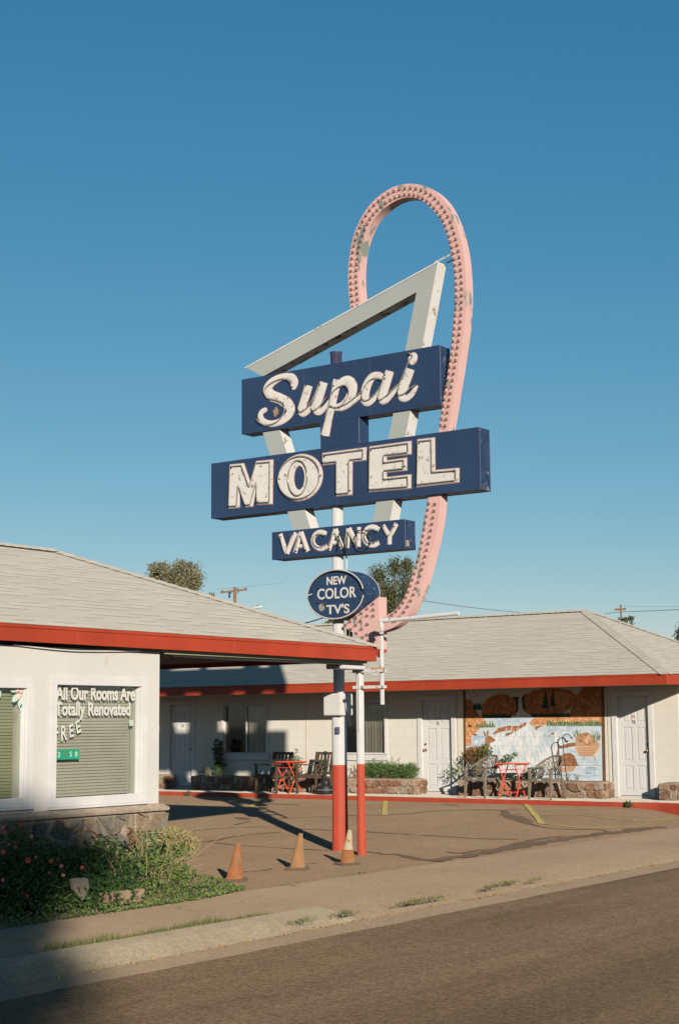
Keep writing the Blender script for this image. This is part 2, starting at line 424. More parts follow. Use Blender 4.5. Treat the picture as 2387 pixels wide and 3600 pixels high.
CRACKS = [
 (ZL, .06, [(115, 325), (160, 330), (200, 337, 1.6), (260, 338, 2), (320, 350, 2.4), (400, 365, 3), (440, 366, 4), (500, 355, 4), (600, 340, 4.5), (700, 322, 4), (800, 304, 5), (900, 288, 5), (1000, 272, 5), (1100, 256, 4), (1200, 243, 4), (1300, 232, 4), (1400, 219, 4), (1490, 210, 3)]),
 (ZL, .05, [(490, 325), (560, 332, 2), (640, 318, 2), (720, 312, 2), (830, 285, 2.5), (950, 262, 2), (1040, 250, 1)]),
 (ZL, .07, [(30, 156), (260, 152), (400, 139), (560, 131), (740, 132, 1), (760, 150, 2.5), (800, 165, 4), (850, 183, 3.5), (900, 194, 1.5), (1000, 198), (1130, 205), (1200, 222, 1.4), (1250, 234, 2)]),
 (ZL, .05, [(740, 134), (800, 128), (860, 126)]), (ZL, .1, [(480, 105), (540, 109)]), (ZL, .05, [(760, 158), (830, 150)]),
 (ZL, .05, [(110, 232), (400, 250), (600, 262), (820, 268)]),
 (Z4, .055, [(-60, 275), (0, 270, 1.5), (60, 268, 2), (130, 258, 2.2), (300, 225), (500, 200), (700, 188)]),
 (Z4, .045, [(90, 272), (250, 290), (400, 303), (700, 320), (1000, 336), (1150, 340)]),
 (Z4, .05, [(-40, 178), (0, 170), (150, 157), (300, 148), (600, 140), (850, 158, 1.5), (1000, 165), (1150, 172)]),
 (Z4, .045, [(300, 125), (380, 105, 2), (450, 88)]), (Z4, .1, [(330, 60, 2), (380, 75, 2.5), (410, 70, 1)]),
 (Z4, .045, [(1410, 182), (1500, 189), (1568, 193)]), (Z4, .04, [(600, 70), (900, 62), (1150, 52)]),
 (Z4, .03, [(380, 525), (520, 515), (640, 495)]), (Z4, .03, [(900, 455), (1040, 448)])]
for fn, w, q in CRACKS: strip(cr, Lp(fn, *q), w, .006, .012)
struct(cr.build('asphalt_cracks', M_tar, fix=False))
for q, w in ((((205, 84), (199, 155)), .1), (((851, 103), (885, 140), (928, 188)), .1), (((895, 133), (1050, 131), (1320, 124)), .05), (((912, 158), (1100, 152), (1350, 154), (1568, 162)), .055), (((930, 187), (1100, 184), (1250, 193), (1425, 206)), .06)):
    y = MB(); strip(y, Lp(ZL, *q), w, .010, .004); struct(y.build('parking_line', M_yel, fix=False))
y = MB(); strip(y, Lp(Z8, (1540, 388), (1300, 545)), .1, .010, .004); struct(y.build('parking_line', M_yel, fix=False))
# raised walkway along the rooms with red painted kerb face
M_walk = gravelly('walkway_concrete', (.37, .325, .255), .14, 70, .9, bumpd=.002)
M_redk = paint('kerb_red', (.31, .045, .02), .75, .15, 4, .3, 80, (.33, .25, .2), 7, .68)
def wz(x): return .297+(x-28.0)*.03
path = [(28.0, 42), (28.0, 20), (28.0, 14.3), (28.02, 13.4), (28.16, 12.7), (28.05, 12.15), (27.85, 11.75), (27.75, 11.25)]
PP = [V((*p, 0)) for p in catmull(path, 6)]
m = MB(); m.prism_z([(p.x+.14, p.y) for p in PP]+[(40, 11.25), (40, 42)], -.1, .29)
for k in range(len(m.v)):
    p = m.v[k]
    if p.z > .2: p.z = wz(min(p.x, 29.7))-.003
struct(m.build('walkway', M_walk))
m = MB(); rings = []
for i, p in enumerate(PP):
    d = PP[min(i+1, len(PP)-1)]-PP[max(i-1, 0)]; d.normalize(); sd = V((d.y, -d.x, 0))*-1
    j = .004*sin(i*2.7)
    rings.append([p+sd*0+V((0, 0, -.1)), p+V((0, 0, .27)), p+sd*.02+V((0, 0, .293+j)), p+sd*.145+V((0, 0, .3+j)), p+sd*.145+V((0, 0, -.1))])
m.loft(rings); struct(m.build('painted_kerb', M_redk, smooth=50))

# ------------------------------------------------------------------ shared building materials
M_stuc = paint('stucco_white', (.49, .465, .42), .85, .07, 1.0, .7, 45, (.41, .37, .31), 1.6, .64)
M_block = blockwall('block_cream', (.56, .525, .45))
M_blocks = blockwall('block_cream_side', (.56, .525, .45), (0, 2))
M_red = paint('fascia_red', (.32, .042, .016), .55, .13, 2.0, .2, 40, (.36, .1, .06), 5, .7, (.3, .3, 2))
M_roof = shingle('roof_shingle', (.322, .297, .248))
M_trim = paint('trim_white', (.52, .5, .47), .5, .07, 4, .1, 50, (.55, .48, .38), 9, .7)
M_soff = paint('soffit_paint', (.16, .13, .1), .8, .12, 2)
M_door = paint('door_white', (.53, .515, .485), .45, .04, 2)
M_glass = glass('window_glass', (.9, .92, .88))
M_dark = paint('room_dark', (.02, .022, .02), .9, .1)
M_brass = paint('brass_knob', (.38, .25, .1), .3, .1, 20, 0, 60, metal=.9)
M_blk = paint('black_iron', (.02, .02, .02), .5, .2)
M_mort = gravelly('mortar', (.24, .19, .14), .2, 60, 2.0)
STONES = [gravelly('stone_%s' % n, c, .3, 35, 4.0, t, bumpd=.012) for n, c, t in (('rust', (.2, .095, .055), (.25, .145, .09)), ('tan', (.27, .18, .115), (.2, .13, .085)), ('brown', (.145, .08, .05), (.2, .12, .08)), ('pale', (.31, .24, .175), (.24, .16, .11)))]
FLAGS = [gravelly('flag_%s' % n, c, .28, 30, 3.0, t, bumpd=.012) for n, c, t in (('grey', (.17, .15, .115), (.11, .1, .078)), ('olive', (.14, .12, .08), (.19, .155, .11)), ('tan', (.21, .155, .1), (.155, .115, .075)), ('slate', (.105, .095, .08), (.16, .135, .105)))]

def stone_face(mb, o, u, v, n, W, H, cell, rg, ang=.0, nm=4, depth=.035, gap=.012, first=1):
    """irregular stones laid over one face: jittered cells turned to polygons, each puffed out"""
    o, u, v, n = V(o), V(u), V(v), V(n)
    nc, nr = max(1, round(W/cell)), max(1, round(H/(cell*.85)))
    gx = [[(i/nc*W+(rg.uniform(-.38, .38)*W/nc if 0 < i < nc else 0), j/nr*H+(rg.uniform(-.36, .36)*H/nr if 0 < j < nr else 0)) for i in range(nc+1)] for j in range(nr+1)]
    for j in range(nr):
        for i in range(nc):
            q = [gx[j][i], gx[j][i+1], gx[j+1][i+1], gx[j+1][i]]
            if rg.random() < .62:                                        # cut a corner
                k = rg.randrange(4); a, b, c = q[k-1], q[k], q[(k+1) % 4]; t = rg.uniform(.25, .5)
                q[k:k+1] = [(b[0]+(a[0]-b[0])*t, b[1]+(a[1]-b[1])*t), (b[0]+(c[0]-b[0])*t, b[1]+(c[1]-b[1])*t)]
            qs = [q]
            if ang > 1 and len(q) == 4 and rg.random() < .75: qs = [q[:3], [q[2], q[3], q[0]]]
            elif ang > 1 and len(q) == 5 and rg.random() < .6: qs = [q[:3]+q[4:], [q[2], q[3], q[4]]]
            for q in qs:
              cx, cy = sum(p[0] for p in q)/len(q), sum(p[1] for p in q)/len(q)
              L = max(.03, min(W/nc, H/nr)); R0, R1, R2 = [], [], []
              dd = depth*rg.uniform(.4, 1.25); tilt = rg.uniform(-.25, .25)*ang, rg.uniform(-.25, .25)*ang
              q2 = catmull(q, 3, True) if ang < .5 else [p for a, b in zip(q, q[1:]+q[:1]) for p in (a, ((a[0]+b[0])/2+rg.uniform(-.01, .01), (a[1]+b[1])/2+rg.uniform(-.01, .01)))]
              for p in q2:
                  for RR, s_, h in ((R0, 1-gap/L*1.6, -.005), (R1, 1-gap/L*2.2, dd*.7), (R2, .72, dd)):
                      x, y = cx+(p[0]-cx)*s_, cy+(p[1]-cy)*s_
                      hh = h+(0 if h < 0 else tilt[0]*(x-cx)+tilt[1]*(y-cy))
                      RR.append(o+u*x+v*y+n*hh)
              mb.loft([R0, R1, R2], first+rg.randrange(nm))
def frame_rect(mb, fn, a0, a1, b0, b1, w, d0, d1, mi=0):
    """rectangular frame of four butted members; fn(a, b, d) -> point"""
    for (p0, p1, q0, q1) in ((a0, a1, b1-w, b1), (a0, a1, b0, b0+w), (a0, a0+w, b0+w, b1-w), (a1-w, a1, b0+w, b1-w)):
        vs = [fn(p, q, d) for d in (d0, d1) for (p, q) in ((p0, q0), (p1, q0), (p1, q1), (p0, q1))]
        mb.add(vs, [(3, 2, 1, 0), (4, 5, 6, 7), (0, 1, 5, 4), (1, 2, 6, 5), (2, 3, 7, 6), (3, 0, 4, 7)], mi)
def slab(mb, fn, a0, a1, b0, b1, d0, d1, mi=0):
    vs = [fn(p, q, d) for d in (d0, d1) for (p, q) in ((a0, b0), (a1, b0), (a1, b1), (a0, b1))]
    mb.add(vs, [(3, 2, 1, 0), (4, 5, 6, 7), (0, 1, 5, 4), (1, 2, 6, 5), (2, 3, 7, 6), (3, 0, 4, 7)], mi)
def wall_with_holes(mb, fn, a0, a1, b0, b1, holes, d0, d1, mi=0):
    cut = sorted({a0, a1}|{h[0] for h in holes}|{h[1] for h in holes})
    for p, q in zip(cut[:-1], cut[1:]):
        hs = sorted([h for h in holes if h[0] <= p+1e-6 and h[1] >= q-1e-6], key=lambda h: h[2]); z = b0
        for h in hs:
            if h[2] > z: slab(mb, fn, p, q, z, h[2], d0, d1, mi)
            z = h[3]
        if b1 > z: slab(mb, fn, p, q, z, b1, d0, d1, mi)
def put_text(mb, body, fn, a, b, size, d, mi=0, **kw):
    vs, fs = text_geo(body, size, **kw)
    mb.add([fn(a+x, b+y, d-z) for x, y, z in vs], fs, mi)
def hip_roof(name, parent, corners, ridge, zE, zR, mat):
    """four planes with UVs in metres: corners counter-clockwise from above, ridge end a near corners 0/3, b near 1/2"""
    m = MB(); c = [V((*p, zE)) for p in corners]; a, b = V((*ridge[0], zR)), V((*ridge[1], zR))
    for pl in ((c[0], c[1], b, a), (c[1], c[2], b), (c[2], c[3], a, b), (c[3], c[0], a)):
        e = (pl[1]-pl[0]).normalized(); nn = e.cross(pl[2]-pl[0]).normalized(); up = nn.cross(e)
        m.face(pl, 0, [((p-pl[0]).dot(e), (p-pl[0]).dot(up)) for p in pl])
    return m.build(name, mat, parent, fix=False)
def hip_cap(parent, a, b, mat, w=.13, name='hip_cap'):
    a, b = V(a), V(b); d = (b-a).normalized(); sd = d.cross(V((0, 0, 1))).normalized(); up = sd.cross(d); n = max(2, int((b-a).length/.16)); m = MB()
    for i in range(n):
        p, q = a.lerp(b, i/n), a.lerp(b, (i+1.15)/n); h0, h1 = .026, .014
        r0 = [p-sd*w+up*(h0-.055), p+up*h0, p+sd*w+up*(h0-.055), p+up*(h0-.05)]; r1 = [q-sd*w+up*(h1-.055), q+up*h1, q+sd*w+up*(h1-.055), q+up*(h1-.05)]
        k = len(m.f); m.loft([r0, r1])
        for fi in range(k, len(m.f)): m.uv[fi] = [(i*.31+.1*j, .08) for j in range(len(m.f[fi]))]
    return m.build(name, mat, parent)

# ------------------------------------------------------------------ front office with its canopy
OX, OY = 13.87, 12.6
office = thing('motel_office', 'white motel office with red fascia, grey hip roof and canopy held by a corner post', 'building', (OX, OY, 0))
fo = lambda a, b, d: V((a, OY+d, b))
WR, WL = (12.14, 13.53, 1.06, 2.345), (9.85, 11.715, 1.085, 2.30)
m = MB(); wall_with_holes(m, fo, 2.0, OX, .9, 2.735, [WR, WL], 0, .2)
m.box(OX-.2, OX, OY+.2, 18.6, .9, 2.735); m.box(2, OX-.2, 18.4, 18.6, 0, 2.735); m.box(2, 2.2, OY+.2, 18.4, 0, 2.735); m.box(OX-.2, OX, OY+.2, 18.6, 0, .9)
m.build('wall', M_stuc, office)
rg = random.Random(21)
m = MB(); m.box(2, 13.90, 12.52, 12.8, -.1, .86, 0); m.box(13.70, 13.90, 12.8, 18.6, -.1, .86, 0)
stone_face(m, (6.2, 12.52, -.05), (1, 0, 0), (0, 0, 1), (0, -1, 0), 7.70, .9, .235, rg, 1.6, 4, .06, .014)
stone_face(m, (13.90, 12.5, -.05), (0, 1, 0), (0, 0, 1), (1, 0, 0), 3.0, .9, .185, rg, 1.3, 4, .03)
m.build('stone_base', [M_mort]+FLAGS, office)
m = MB(); m.loft([[(X, 12.46, .865), (X, 12.46, .905), (X, 12.60, .945), (X, 12.62, .945), (X, 12.62, .865)] for X in (2, 13.92)]); m.box(13.86, 13.92, 12.62, 18.6, .865, .93)
m.build('base_cap', M_mort, office, bevel=.008)
M_blind = paint('blind_sage', (.5, .45, .405), .55, .08, 2, 0)
M_blind2 = paint('blind_green', (.33, .32, .21), .55, .1, 2, 0)
M_let = paint('window_lettering', (.5, .48, .43), .5, .03, 4, 0)
M_let2 = paint('window_lettering_faded', (.5, .52, .44), .6, .2, 9, 0)
def office_window(h, step, blind, dy):
    x0, x1, z0, z1 = h
    m = MB(); frame_rect(m, fo, x0-.075, x1+.1, z0-.085, z1+.075, .1, -.035, .0)
    frame_rect(m, fo, x0+.0, x1+.0, z0, z1, .012, .002, .1)
    slab(m, fo, x0-.085, x1+.11, z0-.11, z0-.086, -.055, .02)
    f = m.build('window', M_trim, office, bevel=.004)
    m = MB(); slab(m, fo, x0+.02, x1-.02, z0+.02, z1-.02, .05, .056); m.build('pane', M_glass, f)
    m = MB(); z = z1-.06
    slab(m, fo, x0+.03, x1-.06, z1-.05, z1-.02, dy-.02, dy+.02)
    while z > z0+.03:
        a, b = .008, .0155
        m.add([fo(x0+.032, z+b, dy+a), fo(x1-.065, z+b, dy+a), fo(x1-.065, z-b, dy-a), fo(x0+.032, z-b, dy-a)], [(0, 1, 2, 3)]); z -= .035
    m.build('blind', blind, f, fix=False)
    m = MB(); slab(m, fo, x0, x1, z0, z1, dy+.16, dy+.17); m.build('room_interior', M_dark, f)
    return f
fR = office_window(WR, 0, M_blind, .115); fL = office_window(WL, 0, M_blind2, .115)
fR['label'] = 'office window with white lettering and sage blind'; fL['label'] = 'office window with holly decoration'
def fit_x(mb, i0, i1, xa, xb):
    a = min(mb.v[i].x for i in range(i0, i1)); b = max(mb.v[i].x for i in range(i0, i1))
    for i in range(i0, i1): mb.v[i].x = xa+(mb.v[i].x-a)*(xb-xa)/(b-a)
m = MB(); put_text(m, 'All Our Rooms Are', fo, 12.165, 2.162, .212, .045, 0, bold=.007, depth=.001); k = len(m.v); fit_x(m, 0, k, 12.213, 13.495)
put_text(m, 'Totally Renovated', fo, 12.165, 1.986, .205, .045, 0, bold=.0065, depth=.001); fit_x(m, k, len(m.v), 12.208, 13.418)
m.build('lettering', M_let, fR, fix=False)
m = MB()
for i, (ch, dx, dz, rot) in enumerate((('F', 0, 0, .12), ('R', .1, .0, .1), ('E', .23, .035, .16), ('E', .345, .075, .3))):
    vs, fs = text_geo(ch, .25, bold=.005, depth=.001)
    m.add([fo(12.20+dx+.62*(x*cos(rot)-y*sin(rot)), 1.70+dz+(x*sin(rot)+y*cos(rot))*(.95 if i < 2 else .8), .045-z) for x, y, z in vs], fs)
m.build('faded_lettering', M_let2, fR, fix=False)
M_grn = paint('plaque_green', (.02, .26, .14), .45, .08, 4, 0)
m = MB(); slab(m, fo, 12.20, 12.58, 1.492, 1.605, .03, .045)
pq = m.build('number_plaque', M_grn, fR)
M_digw = paint('digit_worn', (.16, .15, .1), .6, .3, 30, 0)
for ch, x in (('2', 12.24), ('4', 12.328), ('5', 12.42), ('0', 12.505)):
    m = MB(); put_text(m, ch, fo, x, 1.522, .082, .028, 0, bold=.001, depth=.001); m.build('plaque_digit', M_digw if ch == '4' else M_let, fR, fix=False)
# pale sticker at the right and holly in the left window
m = MB(); slab(m, fo, 13.40, 13.47, 1.86, 1.93, .043, .046); m.build('sticker', paint('sticker_pale', (.42, .46, .38), .6, .2, 40, 0), fR)
M_holly = paint('holly_pale_green', (.42, .56, .45), .6, .15, 20, 0); M_berry = paint('berry_pink', (.62, .42, .36), .5, .1, 20, 0)
def holly(cx, cz, L, ang):
    pts = []; m = MB()
    for i in range(22):
        t = 2*pi*i/22; r = 1.0 if i % 2 == 0 else .68
        x, y = cos(t)*L*.5*r, sin(t)*L*.3*r; pts.append((cx+.04+x*cos(ang)-y*sin(ang), cz+x*sin(ang)+y*cos(ang)))
    m.prism(pts, lambda p, t: fo(p[0], p[1], t), .038, .045); m.build('holly_leaf', M_holly, fL)
for a in ((8.95+2.60, 2.262, .13, .1), (11.575, 2.17, .14, .6), (11.645, 2.12, .14, 1.45), (11.30, 2.26, .12, -.3), (11.33, 2.20, .12, 1.2), (11.66, 2.06, .1, 1.6)): holly(*a)
for x, z in ((11.59, 2.25), (11.645, 2.245), (11.625, 2.195), (11.608, 2.17)): m = MB(); m.ball((x+.035, OY+.035, z), .026, 6); m.build('holly_berry', M_berry, fL, smooth=60)
# roof
EX, EY0, EY1, ZEV = 18.3, 12.45, 18.95, 2.95
RZ = ZEV+.415*3.25
hip_roof('roof', office, [(2, EY0), (EX, EY0), (EX, EY1), (2, EY1)], [(5.25, 15.7), (EX-3.25, 15.7)], ZEV+.012, RZ, M_roof)
hip_cap(office, (EX, EY0, ZEV+.02), (EX-3.25, 15.7, RZ+.012), M_roof); hip_cap(office, (EX, EY1, ZEV+.02), (EX-3.25, 15.7, RZ+.012), M_roof)
hip_cap(office, (EX-3.25, 15.7, RZ+.012), (5.25, 15.7, RZ+.012), M_roof, name='ridge_cap')
m = MB(); zb = 2.748; zbl = lambda X: 2.748+(EX-X)*.0036
for (x0, x1) in ((2, 12.35), (12.352, 15.1), (15.102, EX)):
    m.loft([[(X, EY0, zbl(X)), (X, EY0+.03, zbl(X)), (X, EY0+.03, ZEV), (X, EY0, ZEV)] for X in (x0, x1)])
m.box(2, EX, EY0-.012, EY0, ZEV-.03, ZEV+.008)
m.box(EX-.03, EX, EY0+.03, EY1, zb, ZEV); m.box(2, EX-.03, EY1-.03, EY1, zb, ZEV)
m.loft([[(EX+.03, EY0+.02, ZEV-.02), (EX+.30, EY0+.02, ZEV-.02), (EX+.30, EY0+.02, ZEV-.05), (EX+.09, EY0+.02, zb+.06)], [(EX+.03, EY0+.05, ZEV-.02), (EX+.30, EY0+.05, ZEV-.02), (EX+.30, EY0+.05, ZEV-.05), (EX+.09, EY0+.05, zb+.06)]])
m.build('fascia', M_red, office, bevel=.003)
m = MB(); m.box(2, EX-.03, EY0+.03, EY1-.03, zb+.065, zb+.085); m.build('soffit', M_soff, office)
M_gtrim = paint('trim_faded_green', (.3, .3, .19), .7, .15, 6)
m = MB(); m.box(OX+.05, EX-.1, EY0+.1, EY0+.15, zb-.03, zb+.03); m.build('soffit_trim', M_gtrim, office)
m = MB(); m.tube([(OX+.3, EY0+.2, zb-.035), (OX+1.6, EY0+.2, zb-.045), (EX-.3, EY0+.2, zb-.04)], .018, 8)
for x in (OX+1.1, OX+2.6, OX+3.8): m.box(x-.03, x+.03, EY0+.17, EY0+.23, zb-.04, zb+.03)
m.build('light_tube', M_trim, office)
m = MB(); m.box(17.75, 18.28, EY0+.22, EY0+.5, zb-.11, zb+.03); m.tube([(17.7, EY0+.2, zb-.085), (18.25, EY0+.2, zb-.085)], .035, 8)
m.build('canopy_beam', M_trim, office, bevel=.006)
for x in (14.25, 15.6, 17.3):
    m = MB(); m.tube([(x, EY0+.35, zb+.03), (x+.01, EY0+.35, zb-.03), (x-.02, EY0+.36, zb-.05), (x-.05, EY0+.36, zb-.035)], .008, 6); m.build('ceiling_hook', M_trim, office)
for pts in (((9.6, 12.57, 2.74), (10.4, 12.56, 2.69), (11.3, 12.565, 2.735)), ((11.5, 12.57, 2.74), (12.4, 12.565, 2.705), (13.5, 12.57, 2.74))):
    m = MB(); m.tube(catmull(pts, 8), .008, 6); m.build('cable', M_trim, office)
M_post = paint('post_white', (.52, .505, .48), .5, .06, 3, .1, 50, (.33, .22, .11), 9, .665)
M_postr = paint('post_red', (.42, .062, .028), .6, .08, 3, .2, 90, (.42, .2, .15), 14, .74)
def post(name, x, y, prof, mats, parent):
    m = MB()
    for (r0, z0, r1, z1, mi) in prof:
        m.loft([[(x+r*cos(2*pi*j/20), y+r*sin(2*pi*j/20), z) for j in range(20)] for r, z in ((r0, z0), (r1, z1))], mi)
    return m.build(name, mats, parent, smooth=40)
PX, PY = 18.36, 12.79
cp = post('canopy_post', PX, PY, [(.064, -.02, .058, .9, 1), (.058, .9, .058, 1.29, 1), (.0575, 1.29, .0575, 2.66, 0)], [M_post, M_postr], office)
m = MB(); m.tube([(PX-.065, PY-.03, 2.66), (PX-.07, PY-.03, 2.2), (PX-.068, PY-.025, 1.75)], .008, 6); m.build('conduit', M_trim, cp)
# far wing of the office behind the canopy stays hidden; its room walls close the volume

# ------------------------------------------------------------------ guest room wing
WX, WE = 29.6, 12.75
wing = thing('motel_room_wing', 'long cream block motel wing with red fascia, numbered doors and painted waterfall wall', 'building', (WX, 20, .34))
fw_ = lambda a, b, d: V((WX+d, a, b))                      # a = Y, b = Z, d = into the wall
D14, D15, D16 = (25.76, 26.52), (18.135, 18.93), (13.405, 14.125)
W1, W2 = (23.39, 24.74, 1.175, 2.365), (19.93, 21.28, 1.185, 2.36)
holes = [(d[0], d[1], .34, 2.385) for d in (D14, D15, D16)]+[W1, W2]
m = MB(); wall_with_holes(m, fw_, WE, 42, .2, 2.66, holes, 0, .2); wing_wall = m.build('wall', M_block, wing)
m = MB(); m.box(WX+.2, 33.4, WE, WE+.2, .2, 2.66); m.box(33.4, 33.6, WE, 42, .2, 2.66); m.box(WX+.2, 33.4, 41.8, 42, .2, 2.66); m.build('end_wall', M_blocks, wing)
for y in (22.19, 17.98, 14.32):
    m = MB(); m.tube([fw_(y, .36, -.004), fw_(y+.006, 1.5, -.004), fw_(y, 2.6, -.004)], .006, 5); m.build('wall_joint', paint('joint_tan', (.4, .31, .2), .8, .1), wing)
def add_door(d, num, sign, knob_left, lbl):
    y0, y1 = d
    m = MB(); w = .105
    for (a0, a1, b0, b1) in ((y0-w, y0+.005, .32, 2.38), (y1-.005, y1+w, .32, 2.38), (y0-w, y1+w, 2.38, 2.385+.095)): slab(m, fw_, a0, a1, b0, b1, -.03, .12)
    slab(m, fw_, y0, y1, .325, .345, -.01, .14)
    f = m.build('door_frame', M_trim, wing, bevel=.005)
    m = MB(); L = .06; W = y1-y0; st = .115; gapz = [(.46, .96), (1.06, 1.75), (1.85, 2.2)]
    cols = [(y0+st, y0+W/2-.05), (y0+W/2+.05, y1-st)]
    hl = [(c[0], c[1], g[0]+.1 if False else g[0], g[1]) for c in cols for g in gapz]
    wall_with_holes(m, fw_, y0+.008, y1-.008, .356, 2.376, hl, L, L+.04)
    for h in hl:
        slab(m, fw_, h[0], h[1], h[2], h[3], L+.014, L+.036)
        slab(m, fw_, h[0]+.035, h[1]-.035, h[2]+.035, h[3]-.035, L+.004, L+.014)
    dr = m.build('door', M_door, wing, bevel=.004); dr['label'] = lbl
    ky = y1-.06 if knob_left else y0+.06
    for kz, rr in ((1.27, .03), (1.4, .024)):
        m = MB(); m.tube([fw_(ky, kz, L), fw_(ky, kz, L-.012)], rr*1.1, 12); m.tube([fw_(ky, kz, L-.012), fw_(ky, kz, L-.04)], rr*.45, 8)
        if kz < 1.3: m.ball(fw_(ky, kz, L-.06), rr, 7)
        m.build('knob' if kz < 1.3 else 'deadbolt', M_brass, dr, smooth=50)
    m = MB(); yc = (y0+y1)/2
    vs, fs = text_geo(num, .115, bold=.0, depth=.003, align='CENTER', sx=.7); m.add([fw_(yc-x, 1.885-.06+y, L-.003-z) for x, y, z in vs], fs)
    m.build('door_number', M_blk, dr, fix=False)
    if sign:
        m = MB(); c = fw_(yc, 1.97, L-.004)
        m.tube([c+V((0, .028*cos(t*pi/8), .028*sin(t*pi/8))) for t in range(16)], .004, 5, 0, True); m.bar(c+V((0, .02, .02)), c-V((0, .02, .02)), .006, .004)
        m.build('no_smoking_sign', paint('sign_red', (.5, .1, .06), .6, .1), dr)
add_door(D14, '14', False, False, 'white panel door 14 in the shade'); add_door(D15, '15', True, True, 'white panel door 15'); add_door(D16, '16', True, False, 'white panel door 16 under the roof end')
M_curt = paint('curtain_grey', (.55, .52, .46), .9, .15, 3)
def room_window(h, dark_left):
    y0, y1, z0, z1 = h
    m = MB(); frame_rect(m, fw_, y0-.07, y1+.07, z0-.07, z1+.07, .073, -.03, .06)
    slab(m, fw_, y0-.09, y1+.09, z0-.155, z0-.001, -.045, .02); slab(m, fw_, y0-.1, y1+.1, z0-.012, z0+.012, -.07, .0)
    f = m.build('window', M_trim, wing, bevel=.004)
    m = MB(); frame_rect(m, fw_, y0, y1, z0, z1, .025, .05, .1); ym = (y0+y1)/2; slab(m, fw_, ym-.02, ym+.02, z0+.025, z1-.025, .045, .1)
    m.build('sash', paint('aluminium_sash', (.45, .43, .4), .4, .08), f)
    m = MB(); slab(m, fw_, y0+.02, y1-.02, z0+.02, z1-.02, .07, .075); m.build('pane', glass('room_glass', (.88, .88, .84), .1), f)
    m = MB(); a, b = (y0+.03, ym-.03); n = 60; pts = []
    for i in range(n+1):
        t = i/n; pts.append((a+(b-a)*t, .105+.018*sin(t*46)+.01*sin(t*17+1)))
    m.loft([[fw_(p[0], z, p[1]) for p in pts] for z in (z0+.02, z1-.05)], 0, False, False)
    m.build('curtain', M_curt, f, smooth=60, fix=False)
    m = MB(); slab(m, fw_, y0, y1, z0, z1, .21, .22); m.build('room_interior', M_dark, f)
room_window(W1, 1); room_window(W2, 1)
# roof
FX, FY, ZWG = 28.1, 12.31, 2.777
hip_roof('roof', wing, [(FX, 44), (FX, FY), (34.9, FY), (34.9, 44)], [(31.5, 40.6), (31.5, FY+3.4)], ZWG+.012, ZWG+.468*3.4, M_roof)
RW = ZWG+.468*3.4+.012
hip_cap(wing, (FX, FY, ZWG+.02), (31.5, FY+3.4, RW), M_roof); hip_cap(wing, (34.9, FY, ZWG+.02), (31.5, FY+3.4, RW), M_roof); hip_cap(wing, (31.5, FY+3.4, RW), (31.5, 40.6, RW), M_roof, name='ridge_cap')
m = MB()
ys = [FY, 17.62, 21.2, 26.5, 44]
for a, b in zip(ys[:-1], ys[1:]): m.box(FX, FX+.03, a+.001, b-.001, 2.577, ZWG)
m.box(FX-.012, FX, FY, 44, ZWG-.028, ZWG+.006)
m.box(FX+.03, 34.9, FY, FY+.03, 2.577, ZWG); m.box(34.87, 34.9, FY+.03, 44, 2.577, ZWG)
m.build('fascia', M_red, wing, bevel=.003)
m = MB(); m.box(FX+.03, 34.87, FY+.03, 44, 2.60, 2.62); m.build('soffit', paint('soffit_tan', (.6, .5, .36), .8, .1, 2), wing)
# ------------------------------------------------------------------ the motel sign
SX, SY, SF = 18.86, 13.47, 18.71                   # pole axis; front plane of the cabinets
M_blue = paint('sign_blue', (.022, .042, .088), .42, .12, 1.6, .08, 60, (.1, .115, .16), 7, .7, None, .45)
M_blue2 = paint('sign_blue_worn', (.022, .042, .088), .5, .25, 5, .2, 50, (.16, .15, .17), 11, .6)
M_grey = paint('frame_grey', (.315, .325, .3), .55, .05, 1.2, .08, 60, (.5, .47, .4), 6, .7)
M_white = paint('frame_white_worn', (.53, .505, .47), .6, .06, 2, .2, 60, (.26, .23, .18), 7, .61)
M_under = paint('frame_underside', (.6, .53, .44), .7, .1, 3, .2, 60, (.12, .1, .075), 5, .56)
M_pink = paint('arrow_pink', (.545, .34, .3), .6, .05, 2.2, .15, 60, (.2, .215, .18), 4.2, .57, (1, 1, .4))
M_letw = paint('letter_white', (.55, .515, .47), .55, .05, 5, .15, 70, (.24, .19, .13), 14, .6)
M_letp = paint('letter_pink_edge', (.36, .21, .19), .6, .1, 8)
M_neon = paint('neon_tube_dead', (.3, .26, .2), .25, .15, 6, 0, 60, spec=.6)
M_sock = paint('neon_socket', (.06, .04, .03), .6, .3, 20, 0)
sign = thing('motel_sign', 'tall motel sign with blue panels, grey triangle and pink bulb arrow on one pole', 'sign', (SX, PY+.73, 0))
SY = 13.52
post('pole', SX, SY, [(.122, -.03, .112, .9, 1), (.112, .9, .112, 1.26, 1), (.111, 1.26, .111, 2.02, 0), (.085, 2.02, .085, 7.50, 0)], [M_post, M_postr], sign)
m = MB(); m.lathe((SX, SY, 6.9), [(.09, 0), (.09, .62), (.098, .63), (.098, .66), (.02, .665)], 18); m.build('pole_cap', paint('cap_navy', (.05, .045, .09), .5, .2, 6), sign, smooth=40)
m = MB(); m.box(SX-.19, SX+.14, SY-.16, SY+.16, 1.985, 2.315); eb = m.build('electrical_box', M_post, sign, bevel=.025, seg=2)
m = MB()
for k in range(4): m.tube(catmull([(SX-.1+.02*k, SY-.18, 2.27-.02*k), (SX-.12+.03*k, SY-.22, 2.06), (SX-.05, SY-.21-.01*k, 1.88+.03*k), (SX-.02+.02*k, SY-.19, 1.84)], 6), .005, 5)
m.build('hanging_wire', M_trim, eb)
